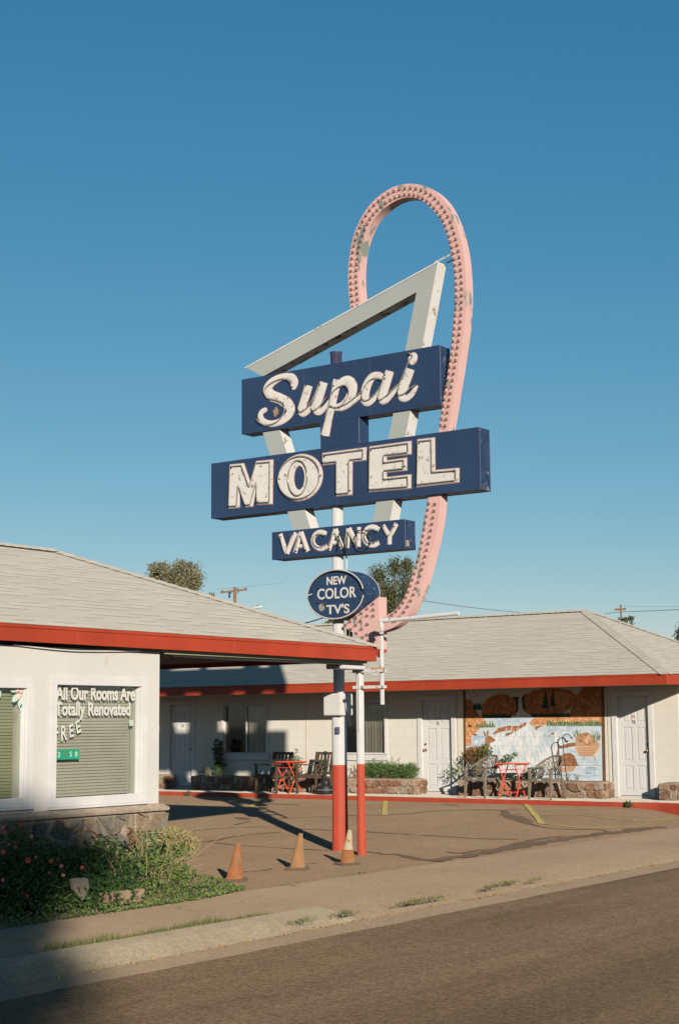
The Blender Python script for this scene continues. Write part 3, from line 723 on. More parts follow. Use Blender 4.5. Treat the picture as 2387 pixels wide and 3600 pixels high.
m = MB(); m.box(SX-.15, SX-.11, SY-.09, SY-.03, 1.72, 1.82); m.build('dark_box', paint('box_blue_grey', (.1, .1, .16), .5, .2, 8), sign, bevel=.004)  # small dark blue-grey box set against the pole
def fs(a, b, d=0.0): return V((SF+d, a, b))          # a = Y, b = Z on the sign's front plane
def S_(p, X=None): q = at_x(*p, X or SF); return (q.y, q.z)
def panel(name, y0, y1, z0, z1, x0, x1, mats=None, lip=.012):
    m = MB(); m.box(x0+.01, x1-.01, y0+lip*.4, y1-lip*.4, z0+lip*.4, z1-lip*.4, 1)
    m.box(x0, x0+.009, y0, y1, z0, z1, 0); m.box(x1-.009, x1, y0, y1, z0, z1, 0)
    n = max(1, round((y1-y0)/1.25))
    for i in range(1, n): y = y0+(y1-y0)*i/n; m.box(x0-.0014, x0+.004, y, y+.008, z0+.004, z1-.004, 1)
    return m.build(name, mats or [M_blue, M_blue2], sign, bevel=.003)
MOT = panel('motel_panel', 10.909, 15.912, 5.146, 6.05, SF, SF+.29)
SUP = panel('name_panel', 11.545, 15.28, 6.452, 7.348, SF, SF+.27)
VAC = panel('vacancy_panel', 12.2, 14.672, 4.397, 4.831, SF, SF+.28)
m = MB(); m.box(SF+.003, SF+.26, *sorted([S_((1262, 1500))[0], S_((1126, 1520))[0]]), 6.052, 6.452); m.build('panel_link', M_blue, sign, bevel=.003)
# --- letters
def dome(mb, pts, X, h, mi=0, n=7, caps=True):
    """flat-domed ribbon on the plane X seen from -X; pts are (Y, Z, width)"""
    P = pts; rings = []
    L = len(P)
    def ring(c, d, w, hh):
        sd = V((0, -d.z, d.y)); r = []
        for j in range(n):
            t = -1+2*j/(n-1); r.append(V((X-hh*(1-abs(t)**4)-.0005, c.y, c.z))+sd*(w*.5*t))
        r.append(V((X+.012, c.y, c.z))+sd*(w*.5)); r.append(V((X+.012, c.y, c.z))-sd*(w*.5))
        return r
    for i, p in enumerate(P):
        a, b = P[max(i-1, 0)], P[min(i+1, L-1)]
        d = V((0, b[0]-a[0], b[1]-a[1])).normalized(); c = V((0, p[0], p[1]))
        if caps and i == 0:
            for k in (0, 1, 2): e = (.96, .7, .35)[k]; rings.append(ring(c-d*(p[2]*.5*e), d, p[2]*math.sqrt(max(.02, 1-e*e)), h))
        rings.append(ring(c, d, p[2], h))
        if caps and i == L-1:
            for k in (2, 1, 0): e = (.96, .7, .35)[k]; rings.append(ring(c+d*(p[2]*.5*e), d, p[2]*math.sqrt(max(.02, 1-e*e)), h))
    mb.loft(rings, mi)
def stroke_pts(fn, q, sc, n=7, X=None):
    """window pixel stroke (x, y, width px) -> smooth (Y, Z, width m)"""
    out = []
    for x, y, w in catmull(q, n):
        p = S_(fn(x, y), X); p2 = S_(fn(x, y+10), X)
        out.append((p[0], p[1], w*abs(p[1]-p2[1])/10*sc))
    return out
def script_letter(strokes, parent, k=0):
    """one hand-shaped letter: pink under-edge, white face, dead neon line"""
    m = MB()
    for i, (q, caps) in enumerate(strokes):
        pt = stroke_pts(ZS, q, 1.0)
        dome(m, [(a, b, w+.016) for a, b, w in pt], SF-.002,   .004+.0009*i, 1, 7, caps); dome(m, pt, SF-.004, .008+.0013*i, 0, 7, caps)
    return m.build('letter', [M_letw, M_letp], parent, smooth=50)
def neon(parent, fn, q, r=.0075, off=.04, closed=False, n=6):
    pts = [V((SF-off, *S_(fn(x, y)))) for x, y in catmull(q, n, closed)]
    m = MB(); m.tube(pts, r, 6, 0, closed)
    if not closed:
        for e in (pts[0], pts[-1]): m.tube([e+V((-.004, 0, 0)), e+V((off, 0, 0))], r*1.7, 6, 1)
    return m.build('neon_tube', [M_neon, M_sock], parent.parent, smooth=60)
# S u p a i
SC_S = [([(388, 196, 62), (398, 160, 66), (374, 118, 60), (320, 108, 52), (250, 128, 62), (185, 172, 78), (155, 228, 92), (190, 278, 92), (265, 308, 88), (330, 350, 96), (362, 405, 84), (335, 462, 70), (270, 510, 58), (190, 530, 50), (118, 510, 52), (92, 462, 52), (105, 425, 46), (135, 408, 40)], True)]
lt = script_letter(SC_S, SUP)
m = MB(); c = at_x(*ZS(228, 425), SF-.0035); m.prism_x([(c.y+.055*cos(t*pi/7)*(1+.2*sin(t*2.3)), c.z+.07*sin(t*pi/7)*(1+.2*cos(t*1.7))) for t in range(14)], SF-.0035, SF+.002); m.build('rust_patch', paint('rust_tan', (.3, .2, .12), .8, .25, 14), SUP)
neon(lt, ZS, [(378, 205), (368, 165), (320, 130), (250, 145), (180, 185), (145, 225), (140, 265), (170, 300), (240, 318), (300, 345), (318, 390), (300, 460), (240, 520), (160, 542), (90, 520), (72, 490)])
lt = script_letter([([(520, 190, 86), (500, 260, 84), (478, 330, 82), (462, 385, 82), (458, 420, 76), (480, 438, 56), (520, 412, 44), (570, 355, 34), (610, 300, 26)], False), ([(655, 162, 82), (632, 240, 82), (610, 310, 82), (590, 375, 82), (592, 412, 70), (622, 424, 52), (660, 390, 44), (705, 335, 38), (750, 270, 30)], False)], SUP)
neon(lt, ZS, [(500, 190), (470, 290), (440, 390), (460, 425), (510, 395), (570, 310), (620, 190)]); neon(lt, ZS, [(620, 180), (590, 280), (555, 385), (575, 412), (620, 385), (690, 300)])
lt = script_letter([([(776, 138, 84), (752, 240, 82), (726, 360, 80), (700, 470, 78), (668, 640, 80)], False), ([(770, 200, 40), (812, 160, 66), (868, 148, 84), (908, 190, 92), (902, 260, 92), (862, 330, 80), (808, 376, 66), (750, 384, 52), (722, 372, 40)], False), ([(800, 395, 46), (860, 372, 46), (930, 325, 38), (1000, 272, 30)], False)], SUP)
neon(lt, ZS, [(745, 195), (700, 420), (640, 635)]); neon(lt, ZS, [(730, 265), (790, 210), (850, 190), (885, 230), (880, 290), (830, 360), (780, 385), (722, 375)]); neon(lt, ZS, [(800, 385), (880, 345), (1000, 250)])
lt = script_letter([([(1190, 125, 46), (1140, 100, 56), (1082, 118, 72), (1040, 185, 88), (1020, 260, 88), (1022, 318, 84), (1052, 340, 62), (1100, 308, 46), (1150, 240, 36)], False), ([(1240, 62, 86), (1215, 150, 84), (1190, 235, 82), (1170, 290, 80), (1176, 325, 60), (1210, 322, 48), (1250, 282, 40), (1310, 205, 34), (1360, 150, 26)], False)], SUP)
neon(lt, ZS, [(1180, 140), (1120, 125), (1060, 160), (1015, 230), (1005, 300), (1040, 325), (1100, 290), (1170, 200), (1200, 100)]); neon(lt, ZS, [(1200, 130), (1150, 280), (1160, 315), (1200, 300), (1330, 180)])
lt = script_letter([([(1424, 44, 84), (1395, 130, 82), (1362, 220, 82), (1345, 262, 80), (1350, 300, 58), (1390, 304, 50), (1440, 262, 46), (1482, 188, 30)], False), ([(1442, -36, 84), (1445, -48, 90), (1448, -60, 84)], True)], SUP)
neon(lt, ZS, [(1420, -95), (1455, -70), (1420, -20), (1370, 100), (1325, 220), (1330, 270), (1370, 270), (1430, 220), (1475, 190)])
# M O T E L
def block_letter(poly, inset, parent, hole=None):
    """poly in ZA pixels; raised face with a pink edge layer and a dead neon outline"""
    P = [S_(ZA(*p)) for p in poly]
    def off(Q, d):
        out = []; n = len(Q); A = sum(Q[i][0]*Q[(i+1) % n][1]-Q[(i+1) % n][0]*Q[i][1] for i in range(n)); sg = 1 if A > 0 else -1
        for i in range(n):
            a, b, c = V((*Q[i-1], 0)), V((*Q[i], 0)), V((*Q[(i+1) % n], 0)); e1, e2 = (b-a).normalized(), (c-b).normalized()
            n1, n2 = V((-e1.y, e1.x, 0))*sg, V((-e2.y, e2.x, 0))*sg; mm = (n1+n2); mm = mm/max(.35, mm.dot(n1)) if mm.length > 1e-6 else n1
            out.append((b.x+mm.x*d, b.y+mm.y*d))
        return out
    m = MB(); 
    if hole:
        H = [S_(ZA(*p)) for p in hole]; n = len(P)
        for (pp, hh, x0, mi) in ((off(P, -.012), off(H, .012), SF-.005, 1), (P, H, SF-.016, 0)):
            rings = [[V((x0, *q)) for q in pp], [V((x0, *q)) for q in hh], [V((SF+.002, *q)) for q in hh], [V((SF+.002, *q)) for q in pp]]
            m.loft(rings+[rings[0]], mi, True, False)
    else:
        m.prism_x(off(P, -.012), SF-.005, SF+.002, 1); m.prism_x(P, SF-.016, SF+.002, 0)
    o = m.build('letter', [M_letw, M_letp], parent, bevel=.003)
    Q = off(P, inset); pts = []
    n = len(Q)
    if hole: pts = [V((SF-.045, *q)) for q in Q]
    else:
        for i in range(n):
            a, b, c = V((0, *Q[i-1])), V((0, *Q[i])), V((0, *Q[(i+1) % n])); r = .03
            for t in (-1, -.4, .4, 1):
                w = b+(a-b).normalized()*max(-t, 0)*r+(c-b).normalized()*max(t, 0)*r; pts.append(V((SF-.045, w.y, w.z)))
    m = MB(); m.tube(pts, .0085, 6, 0, True)
    for k in (0, len(pts)//2): m.tube([pts[k]+V((-.004, 0, 0)), pts[k]+V((.04, 0, 0))], .016, 6, 1)
    m.build('neon_tube', [M_neon, M_sock], parent, smooth=60)
    return o
block_letter([(165, 724), (236, 717), (272, 822), (303, 706), (389, 698), (386, 928), (307, 931), (309, 818), (283, 941), (246, 943), (215, 838), (214, 946), (158, 951)], .028, MOT)
OEL = lambda rx, ry: [(533+rx*cos(t*pi/20)+.02*ry*sin(t*pi/20), 790-ry*sin(t*pi/20)-.09*rx*cos(t*pi/20)) for t in range(40)]
ol = block_letter(OEL(116, 121), .028, MOT, [(527+29*cos(t*pi/20), 792-64*sin(t*pi/20)-3*cos(t*pi/20)) for t in range(40)])
neon(ol, ZA, [(527+50*cos(t*pi/10), 792-92*sin(t*pi/10)-5*cos(t*pi/10)) for t in range(20)], .0085, .045, True, 3)
block_letter([(650, 664), (878, 633), (876, 697), (804, 706), (803, 879), (722, 886), (722, 716), (650, 723)], .028, MOT)
block_letter([(896, 630), (1113, 600), (1113, 666), (984, 681), (984, 703), (1090, 688), (1090, 751), (984, 762), (984, 790), (1112, 776), (1112, 846), (893, 863)], .026, MOT)
block_letter([(1147, 592), (1236, 582), (1238, 753), (1364, 742), (1363, 814), (1143, 838)], .028, MOT)
# V A C A N C Y with the dead NO tubes over it
def vstroke(strokes, parent):
    m = MB()
    for i, (q, w) in enumerate(strokes):
        pt = stroke_pts(ZV, [(x, y, w) for x, y in q], 1.0, 6)
        dome(m, [(a, b, ww+.012) for a, b, ww in pt], SF-.002, .005+.001*i, 1, 7, False); dome(m, pt, SF-.004, .008+.0015*i, 0, 7, False)
    return m.build('letter', [M_letw, M_letp], parent, smooth=50)
def arc(cx, cy, rx, ry, a0, a1, n=9): return [(cx+rx*cos(R(a0+(a1-a0)*i/n)), cy-ry*sin(R(a0+(a1-a0)*i/n))) for i in range(n+1)]
L_ = [vstroke([([(134, 226), (160, 310), (198, 424)], 48), ([(294, 210), (250, 310), (204, 424)], 48)], VAC),
      vstroke([([(345, 206), (316, 300), (284, 416)], 48), ([(348, 206), (380, 300), (416, 404)], 48), ([(305, 352), (395, 342)], 34)], VAC),
      vstroke([(arc(548, 290, 82, 84, 48, 320), 46)], VAC),
      vstroke([([(696, 176), (664, 280), (628, 388)], 48), ([(698, 176), (735, 280), (768, 372)], 48), ([(650, 318), (750, 306)], 34)], VAC),
      vstroke([([(826, 168), (822, 270), (816, 368)], 46), ([(836, 168), (880, 260), (930, 356)], 48), ([(936, 154), (934, 260), (932, 356)], 46)], VAC),
      vstroke([(arc(1074, 246, 88, 92, 42, 318), 48)], VAC),
      vstroke([([(1180, 140), (1210, 190), (1248, 246)], 48), ([(1318, 118), (1288, 180), (1250, 246)], 48), ([(1249, 230), (1247, 332)], 48)], VAC)]
for k, q in ((0, [(145, 255), (185, 400), (205, 400), (270, 225)]), (1, [(300, 400), (345, 240), (400, 390)]), (2, arc(548, 290, 66, 68, 48, 320)), (3, [(640, 375), (696, 215), (755, 360)]), (4, [(800, 360), (830, 200), (915, 340), (935, 190)]), (5, arc(1074, 246, 70, 74, 42, 318)), (6, [(1190, 150), (1248, 240), (1300, 150)])): neon(L_[k], ZV, q, .006, .04)
M_wire = paint('tube_black', (.025, .02, .018), .4, .2)
m = MB()
for q, cl in (([(758, 390), (764, 240), (772, 236), (835, 385), (845, 380), (850, 225)], False), (arc(1005, 285, 82, 98, 0, 340, 16), True)):
    m.tube([V((SF-.085, *S_(ZV(*p)))) for p in catmull(q, 5, cl)], .0075, 6, 0, cl)
    break
m.build('no_tube', M_wire, VAC, smooth=60)
m = MB(); m.tube([V((SF-.085, *S_(ZV(*p)))) for p in catmull(arc(1005, 285, 82, 98, 0, 340, 16), 4, True)], .0075, 6, 0, True); m.build('no_tube', M_wire, VAC, smooth=60)
m = MB(); m.box(SF+.02, SF+.09, 12.19, 12.2, 4.43, 4.52); m.build('maker_plate', paint('plate_grey', (.3, .27, .22), .5, .3, 40), VAC)
# --- triangle
TX0, TX1 = SF+.03, SF+.27
tp = lambda fn, x, y: S_(fn(x, y), TX0)
def line(p, q): return (p, q)
def meet(l1, l2):
    (x1, y1), (x2, y2) = l1; (x3, y3), (x4, y4) = l2
    d = (x1-x2)*(y3-y4)-(y1-y2)*(x3-x4); a, b = x1*y2-y1*x2, x3*y4-y3*x4
    return ((a*(x3-x4)-(x1-x2)*b)/d, (a*(y3-y4)-(y1-y2)*b)/d)
I0 = lambda x, y: (x, y)
top_o = line(tp(I0, 864, 1292), tp(I0, 1538.4, 919.5)); top_i = line(tp(I0, 947.8, 1310.7), tp(I0, 1463.8, 1026.7))
rt_o = line(tp(I0, 1538.4, 921), tp(I0, 1370, 1830)); rt_i = line(tp(I0, 1463.8, 1026.7), tp(I0, 1309, 1834))
lf_o = line(tp(I0, 931, 1518), tp(I0, 1031.5, 1861)); lf_i = line(tp(I0, 984.6, 1515), tp(I0, 1091.7, 1858.5))
A, B, C_ = meet(top_o, lf_o), meet(top_o, rt_o), meet(lf_o, rt_o); a, b, c = meet(top_i, lf_i), meet(top_i, rt_i), meet(lf_i, rt_i)
def cutz(l, z): (p, q) = l; t = (z-p[1])/(q[1]-p[1]); return (p[0]+(q[0]-p[0])*t, z)
ZC_ = 4.62
A = tp(I0, 864, 1292); A2 = tp(I0, 868, 1340)
def bar3(name, q, mats=(0, 1)):
    m = MB(); f0 = [V((TX0, *p)) for p in q]; f1 = [V((TX1, *p)) for p in q]
    m.face(f0, 0); m.face(list(reversed(f1)), 0)
    n = len(q)
    for i in range(n):
        dn = V((0, q[(i+1) % n][0]-q[i][0], q[(i+1) % n][1]-q[i][1]))
        m.face([f0[i], f1[i], f1[(i+1) % n], f0[(i+1) % n]], 2 if (name == 'frame_top_bar' and i == 2) else 1)
    return m.build(name, [M_grey, M_white, M_under], TRI, bevel=.004)
TRI = MB(); TRI.box(TX0+.06, TX1-.06, 12.9, 14.1, 4.5, 4.56); TRI = TRI.build('triangle_frame', M_white, sign)
bar3('frame_top_bar', [A, B, b, a]); bar3('frame_leg', [(B[0]-.0, B[1]), cutz(rt_o, ZC_), cutz(rt_i, ZC_), b]); bar3('frame_leg', [A2, a, cutz(lf_i, ZC_), cutz(lf_o, ZC_)])
m = MB()
for (d0, d1) in ((0, 0),):
    n_ = (V((0, B[0]-A[0], B[1]-A[1]))).normalized()
    m.bar(V((TX0-.006, A[0], A[1]))+V((0, 0, -.008)), V((TX0-.006, B[0], B[1]))+V((0, 0, -.008)), .012, .022)
m.build('frame_edge', M_white, TRI)
m = MB()
for p0, p1, x in (((1530, 922), (1590, 893), SF+.08), ((1570, 925), (1594, 912), SF+.22)):
    m.tube([V((x, *S_(p0, x))), V((x, *S_(p1, x)))], .015, 6)
m.build('tie_rod', M_white, TRI)
# --- pink bulb arrow
BX0, BX1 = SF+.06, SF+.245
outer = [ZB(*p) for p in ((215, 1300), (198, 1150), (190, 1000), (190, 900), (203, 780), (222, 670), (255, 550), (300, 450), (360, 350), (430, 270), (500, 210), (580, 160), (670, 126), (760, 117), (850, 126), (930, 152), (1000, 194), (1060, 255), (1110, 320), (1160, 420), (1202, 530), (1240, 680), (1264, 830), (1276, 980), (1280, 1100), (1278, 1250), (1268, 1400), (1250, 1550), (1226, 1700), (1205, 1850), (1178, 2000), (1148, 2200), (1120, 2352))]+[ZC(*p) for p in ((1240, -150), (1234, -60), (1228, 40), (1220, 130), (1208, 206), (1185, 330), (1158, 434), (1130, 545), (1097, 663), (1055, 777), (998, 891), (940, 965), (870, 1018), (800, 1045), (740, 1062))]
inner = [ZB(*p) for p in ((318, 1290), (310, 1200), (298, 1060), (295, 950), (300, 850), (318, 720), (345, 620), (385, 520), (430, 440), (500, 365), (570, 310), (640, 270), (720, 248), (790, 245), (850, 265), (905, 300), (960, 350), (1010, 410), (1050, 470), (1085, 550), (1115, 650), (1137, 750), (1155, 850), (1165, 950), (1170, 1050), (1168, 1200), (1160, 1350), (1150, 1480), (1140, 1600), (1128, 1700), (1105, 1850), (1082, 2000), (1060, 2120), (1045, 2250), (1030, 2352))]+[ZC(*p) for p in ((1142, -150), (1132, -60), (1122, 40), (1108, 120), (1090, 200), (1075, 300), (1053, 420), (1030, 520), (1003, 610), (975, 700), (940, 785), (895, 855), (845, 905), (800, 930), (740, 952))]
def resample(pts, n):
    P = [V((0, *S_(p, BX0))) for p in pts]; P = [V(q) for q in catmull([tuple(p) for p in P], 6)]
    D = [0.0]
    for i in range(1, len(P)): D.append(D[-1]+(P[i]-P[i-1]).length)
    out = []; k = 0
    for i in range(n):
        t = D[-1]*i/(n-1)
        while k < len(D)-2 and D[k+1] < t: k += 1
        f = (t-D[k])/max(1e-9, D[k+1]-D[k]); out.append(P[k].lerp(P[k+1], min(1, f)))
    return out
NR = 150
# pair the two edges by walking the outer one and taking the nearest point of the inner one
ro, rin = resample(outer, NR), resample(inner, 1200)
ctr, wid = [], .205
last = 0; ri = []
for p in ro:
    best = min(range(last, min(len(rin), last+90)), key=lambda k: (rin[k]-p).length); last = best; ri.append(rin[best])
for k in range(3):
    ro = [ro[0]]+[(ro[i-1]+ro[i]*2+ro[i+1])/4 for i in range(1, NR-1)]+[ro[-1]]; ri = [ri[0]]+[(ri[i-1]+ri[i]*2+ri[i+1])/4 for i in range(1, NR-1)]+[ri[-1]]
m = MB()
m.loft([[V((BX0, o.y, o.z)), V((BX1, o.y, o.z)), V((BX1, i.y, i.z)), V((BX0, i.y, i.z))] for o, i in zip(ro, ri)])
ARW = m.build('arrow_tube', M_pink, sign, smooth=35, bevel=.004)
HX0, HX1 = BX0-.01, BX1+.02
hd = [S_(ZO(*p), HX0) for p in ((985, 460), (485, 862), (770, 1060), (985, 1210))]
m = MB(); m.prism_x(hd, HX0, HX1); HEADP = m.build('arrow_head', M_pink, sign, bevel=.004)
m = MB()
for x in (560, 605): p = at_x(*ZO(x, 905), HX0+.1); m.box(p.x-.02, p.x+.02, p.y-.012, p.y+.012, p.z-.3, p.z)
m.build('arrow_strut', M_blk, sign)
M_bulb = glass('bulb_glass', (.97, .92, .9), .35)
M_bsock = paint('bulb_socket', (.38, .215, .175), .6, .2, 20, 0)
def bulb_mesh():
    m = MB(); pr = [(.0185, .0), (.0195, -.004), (.0195, -.02), (.0165, -.023)]
    m.loft([[V((x, r*cos(2*pi*j/10), r*sin(2*pi*j/10))) for j in range(10)] for r, x in pr], 1)
    pr = [(.013, -.021), (.016, -.03), (.0165, -.044), (.0155, -.056), (.011, -.064), (.002, -.068)]
    m.loft([[V((x, r*cos(2*pi*j/10), r*sin(2*pi*j/10))) for j in range(10)] for r, x in pr], 0)
    return m
bproto = bulb_mesh(); bulb_pos = []
D = [0.0]
mid = [(o+i)/2 for o, i in zip(ro, ri)]
for i in range(1, NR): D.append(D[-1]+(mid[i]-mid[i-1]).length)
t, k = .06, 0
while t < D[-1]-.22:
    while D[k+1] < t: k += 1
    f = (t-D[k])/(D[k+1]-D[k]); o, i = ro[k].lerp(ro[k+1], f), ri[k].lerp(ri[k+1], f)
    for w in (.33, .80):
        q = o.lerp(i, w)
        if 5.1 < q.z < 6.08: continue
        bulb_pos.append((V((BX0, q.y, q.z)), ARW))
    t += .096
HB = [(922, 560), (925, 640), (925, 722), (840, 625), (840, 722), (758, 688), (748, 795), (682, 742), (684, 852), (605, 802), (616, 908), (540, 850), (845, 840), (765, 905), (690, 965), (838, 985), (775, 1022), (940, 950), (945, 1050), (855, 1068)]
for p in HB: q = at_x(*ZO(*p), HX0); bulb_pos.append((V((HX0, q.y, q.z)), HEADP))
order = sorted(range(len(bulb_pos)), key=lambda i: bulb_pos[i][0].length)
keep = [i for i in order if bulb_pos[i][1] is ARW]; rest = set(keep[100:])
me0 = None; rb = MB()
for i in order:
    p, par = bulb_pos[i]
    if i in rest: rb.add([v+p for v in bproto.v], bproto.f, 0); rb.m[-len(bproto.f):] = bproto.m; continue
    if me0 is None:
        o = bproto.build('bulb', [M_bulb, M_bsock], None, smooth=50); me0 = o.data
    else:
        o = bpy.data.objects.new('bulb', me0); COL.objects.link(o)
    o.parent = par; o.location = p-wloc(par)
o = rb.build('bulbs', [M_bulb, M_bsock], ARW, smooth=50); o['kind'] = 'stuff'
# --- oval cabinet
OXF, OXB, oc = 18.66, 19.06, S_(ZO(392, 430), 18.66); ra, rbz = .525, .372
tilt = R(4)
def oval(k, X, dz=0): 
    return [V((X, oc[0]+(ra*k)*cos(2*pi*j/48), oc[1]+dz+(rbz*k)*sin(2*pi*j/48))) for j in range(48)]
m = MB(); m.loft([oval(.0001, OXF+.03), oval(.975, OXF+.03)], 0, True, False); m.loft([oval(.975, OXF+.03), oval(.985, OXF), oval(1.0, OXF), oval(1.0, OXB), oval(.985, OXB), oval(.975, OXB-.03)], 1, True, False); m.loft([oval(.0001, OXB-.03), oval(.975, OXB-.03)], 0, True, False)
OV = m.build('oval_cabinet', [M_blue, M_blue2], sign, smooth=40)
M_rim = paint('oval_rim_tube', (.42, .39, .34), .3, .08, 6, 0)
def rim(X, a0, a1): return [V((X, oc[0]+ra*.985*cos(R(t)), oc[1]+rbz*.985*sin(R(t)))) for t in range(a0, a1+1, 6)]
for X, a0, a1 in ((OXF-.02, -174, -8), (OXF-.02, -2, 174), (OXB+.01, 0, 354)):
    m = MB(); m.tube(rim(X, a0, a1), .011, 7); m.build('rim_tube', M_rim, OV, smooth=60)
m = MB(); e = rim(OXF-.02, -2, -2)[0]; m.tube([e, e+V((0, -.03, .025)), e+V((.01, -.08, .04))], .012, 6); m.build('tube_end', M_rim, OV, smooth=60)
fo2 = lambda a, b, d: V((OXF+.027+d, oc[0]-a, oc[1]+b))
for s_, z, w, sz in (('NEW', .155, .47, .17), ('COLOR', -.055, .92, .225), ("TV'S", -.285, .54, .19)):
    m = MB(); vs, fs_ = text_geo(s_, sz, bold=.004, depth=.002, align='CENTER'); xs = [v[0] for v in vs]; k = w/(max(xs)-min(xs)); mx_ = (max(xs)+min(xs))/2
    m.add([fo2((x-mx_)*k*.78+(.02 if s_ == "TV'S" else 0), z+y, -.002-d) for x, y, d in vs], fs_); m.build('lettering', M_let, OV, fix=False)
for (y, z, r, mt) in ((-.28, -.18, .05, 'patch_grey'),):
    m = MB(); c = fo2(y, z, -.001); m.prism_x([(c.y+r*1.1*cos(t*pi/6)*(1+.15*sin(t*2.1)), c.z+r*1.2*sin(t*pi/6)) for t in range(12)], c.x-.0015, c.x+.001); m.build('paint_patch', paint(mt, (.24, .22, .18), .8, .15, 20), OV)
for a_, z_ in ((-.34, .13), (-.34, -.1), (.36, .07), (.22, -.11), (-.22, -.13)):
    m = MB(); c = fo2(a_, z_, 0); m.ball((c.x-.012, c.y, c.z), .018, 5); m.build('rusty_stud', M_sock, OV, smooth=60)
m = MB(); m.tube(catmull([(SX, SY-.1, 4.42), (SX, SY-.16, 4.36), (SX, SY-.16, 4.2), (SX+.05, SY-.12, 4.1)], 6), .012, 6); m.build('conduit', M_trim, sign, smooth=60)
# --- white pipe bracket bolted to the canopy post
M_pipe = paint('pipe_white_worn', (.5, .48, .45), .5, .06, 4, .15, 60, (.26, .2, .14), 9, .565, (1, 1, .5))
bx = thing('pipe_bracket', 'old white steel pipe arm bolted to the slim canopy post, pointing to the street', 'sign bracket', (PX, PY-.45, 1.9))
Q0, Q1 = at_y(*(1344, 2478), PY-.42), at_y(*(1344, 2178), PY-.42)
m = MB(); m.tube([V((PX+.0, PY-.42, Q0.z)), V((PX+.0, PY-.42, Q1.z))], .032, 12)
YB = PY-.42
pv = at_x(1344, 2477, PX); YB = pv.y; zt = at_x(1344, 2178, PX).z
m = MB(); m.tube([V((PX, YB, pv.z)), V((PX, YB, zt))], .031, 14); vp_ = m.build('upright_pipe', M_pipe, bx, smooth=50)
m = MB(); e = at_x(1612, 2156, PX); m.tube([V((PX, YB-.03, zt-.02)), V((PX, e.y, e.z))], .027, 14); m.build('arm_pipe', M_pipe, bx, smooth=50)
m = MB(); m.ball((PX, YB, zt-.02), .042, 7); m.tube([(PX, YB, zt-.12), (PX, YB, zt-.03)], .038, 12); m.tube([(PX, YB, zt-.02), (PX, YB-.1, zt-.014)], .035, 12); m.build('pipe_elbow', M_pipe, bx, smooth=50)
m = MB(); q = at_x(1344, 2232, PX).z; m.tube([(PX, YB, q-.012), (PX, YB, q+.012)], .035, 12); m.build('pipe_band', M_blk, bx)
for py in (2359, 2416):
    z = at_x(1300, py, PX).z; m = MB(); m.box(PX-.07, PX-.035, YB-.06, PY+.085, z-.022, z+.022); m.box(PX-.034, PX+.034, YB-.06, YB-.036, z-.02, z+.02); m.box(PX-.034, PX+.034, PY+.062, PY+.082, z-.02, z+.02)
    m.build('clamp_arm', M_pipe, bx, bevel=.004)
M_rust = paint('rust_orange', (.4, .2, .07), .8, .3, 30, .3, 60)
m = MB(); z = at_x(1320, 2357, PX).z
m.tube([(PX-.045, YB+.13, z+.022), (PX-.04, YB-.07, z+.024)], .012, 6); m.ball((PX-.06, YB+.12, z+.02), .02, 5); m.ball((PX-.05, YB-.06, z), .024, 5); m.build('rusty_bolt', M_rust, bx, smooth=60)
m = MB(); z = at_x(1300, 2359, PX).z; m.tube(catmull([(PX-.075, PY+.08, z-.02), (PX-.08, PY-.02, z+.09), (PX-.07, PY-.08, z+.15)], 5), .006, 5); m.tube(catmull([(PX-.06, YB+.14, z-.02), (PX-.07, YB+.08, z-.06), (PX-.05, YB+.03, z-.02)], 5), .005, 5)
m.build('bracket_wire', M_trim, bx)
# ------------------------------------------------------------------ painted waterfall wall
MX = WX-.002
def mur(k, x, y): q = at_x(*ZM(x, y), MX); return V((MX-.0009*k, q.y, q.z))
def inside(p, poly):
    c = False; n = len(poly)
    for i in range(n):
        (x1, y1), (x2, y2) = poly[i], poly[(i+1) % n]
        if (y1 > p[1]) != (y2 > p[1]) and p[0] < (x2-x1)*(p[1]-y1)/(y2-y1)+x1: c = not c
    return c
MURC = {'cream': (.6, .55, .47), 'water': (.47, .52, .545), 'white': (.64, .64, .62), 'blue': (.33, .42, .5), 'rock': (.42, .155, .055), 'rockd': (.2, .066, .025), 'rockl': (.55, .24, .1), 'orange': (.5, .22, .085), 'orangel': (.62, .38, .22), 'pine': (.022, .05, .022), 'green': (.13, .18, .07), 'tan': (.45, .27, .16), 'bould': (.26, .115, .05), 'deer': (.33, .15, .07), 'black': (.03, .03, .025), 'brown': (.16, .07, .03), 'signb': (.2, .33, .45)}
murm = [blockwall('mural_'+n, c, rough=.75, strong=.3, tint=.22) for n, c in MURC.items()]; MI = {n: i for i, n in enumerate(MURC)}
mm = MB(); rg = random.Random(11)
def mp(k, col, pts, smooth=0):
    if smooth: pts = catmull(pts, smooth, True)
    mm.face([mur(k, *p[:2]) for p in pts], MI[col]); return pts
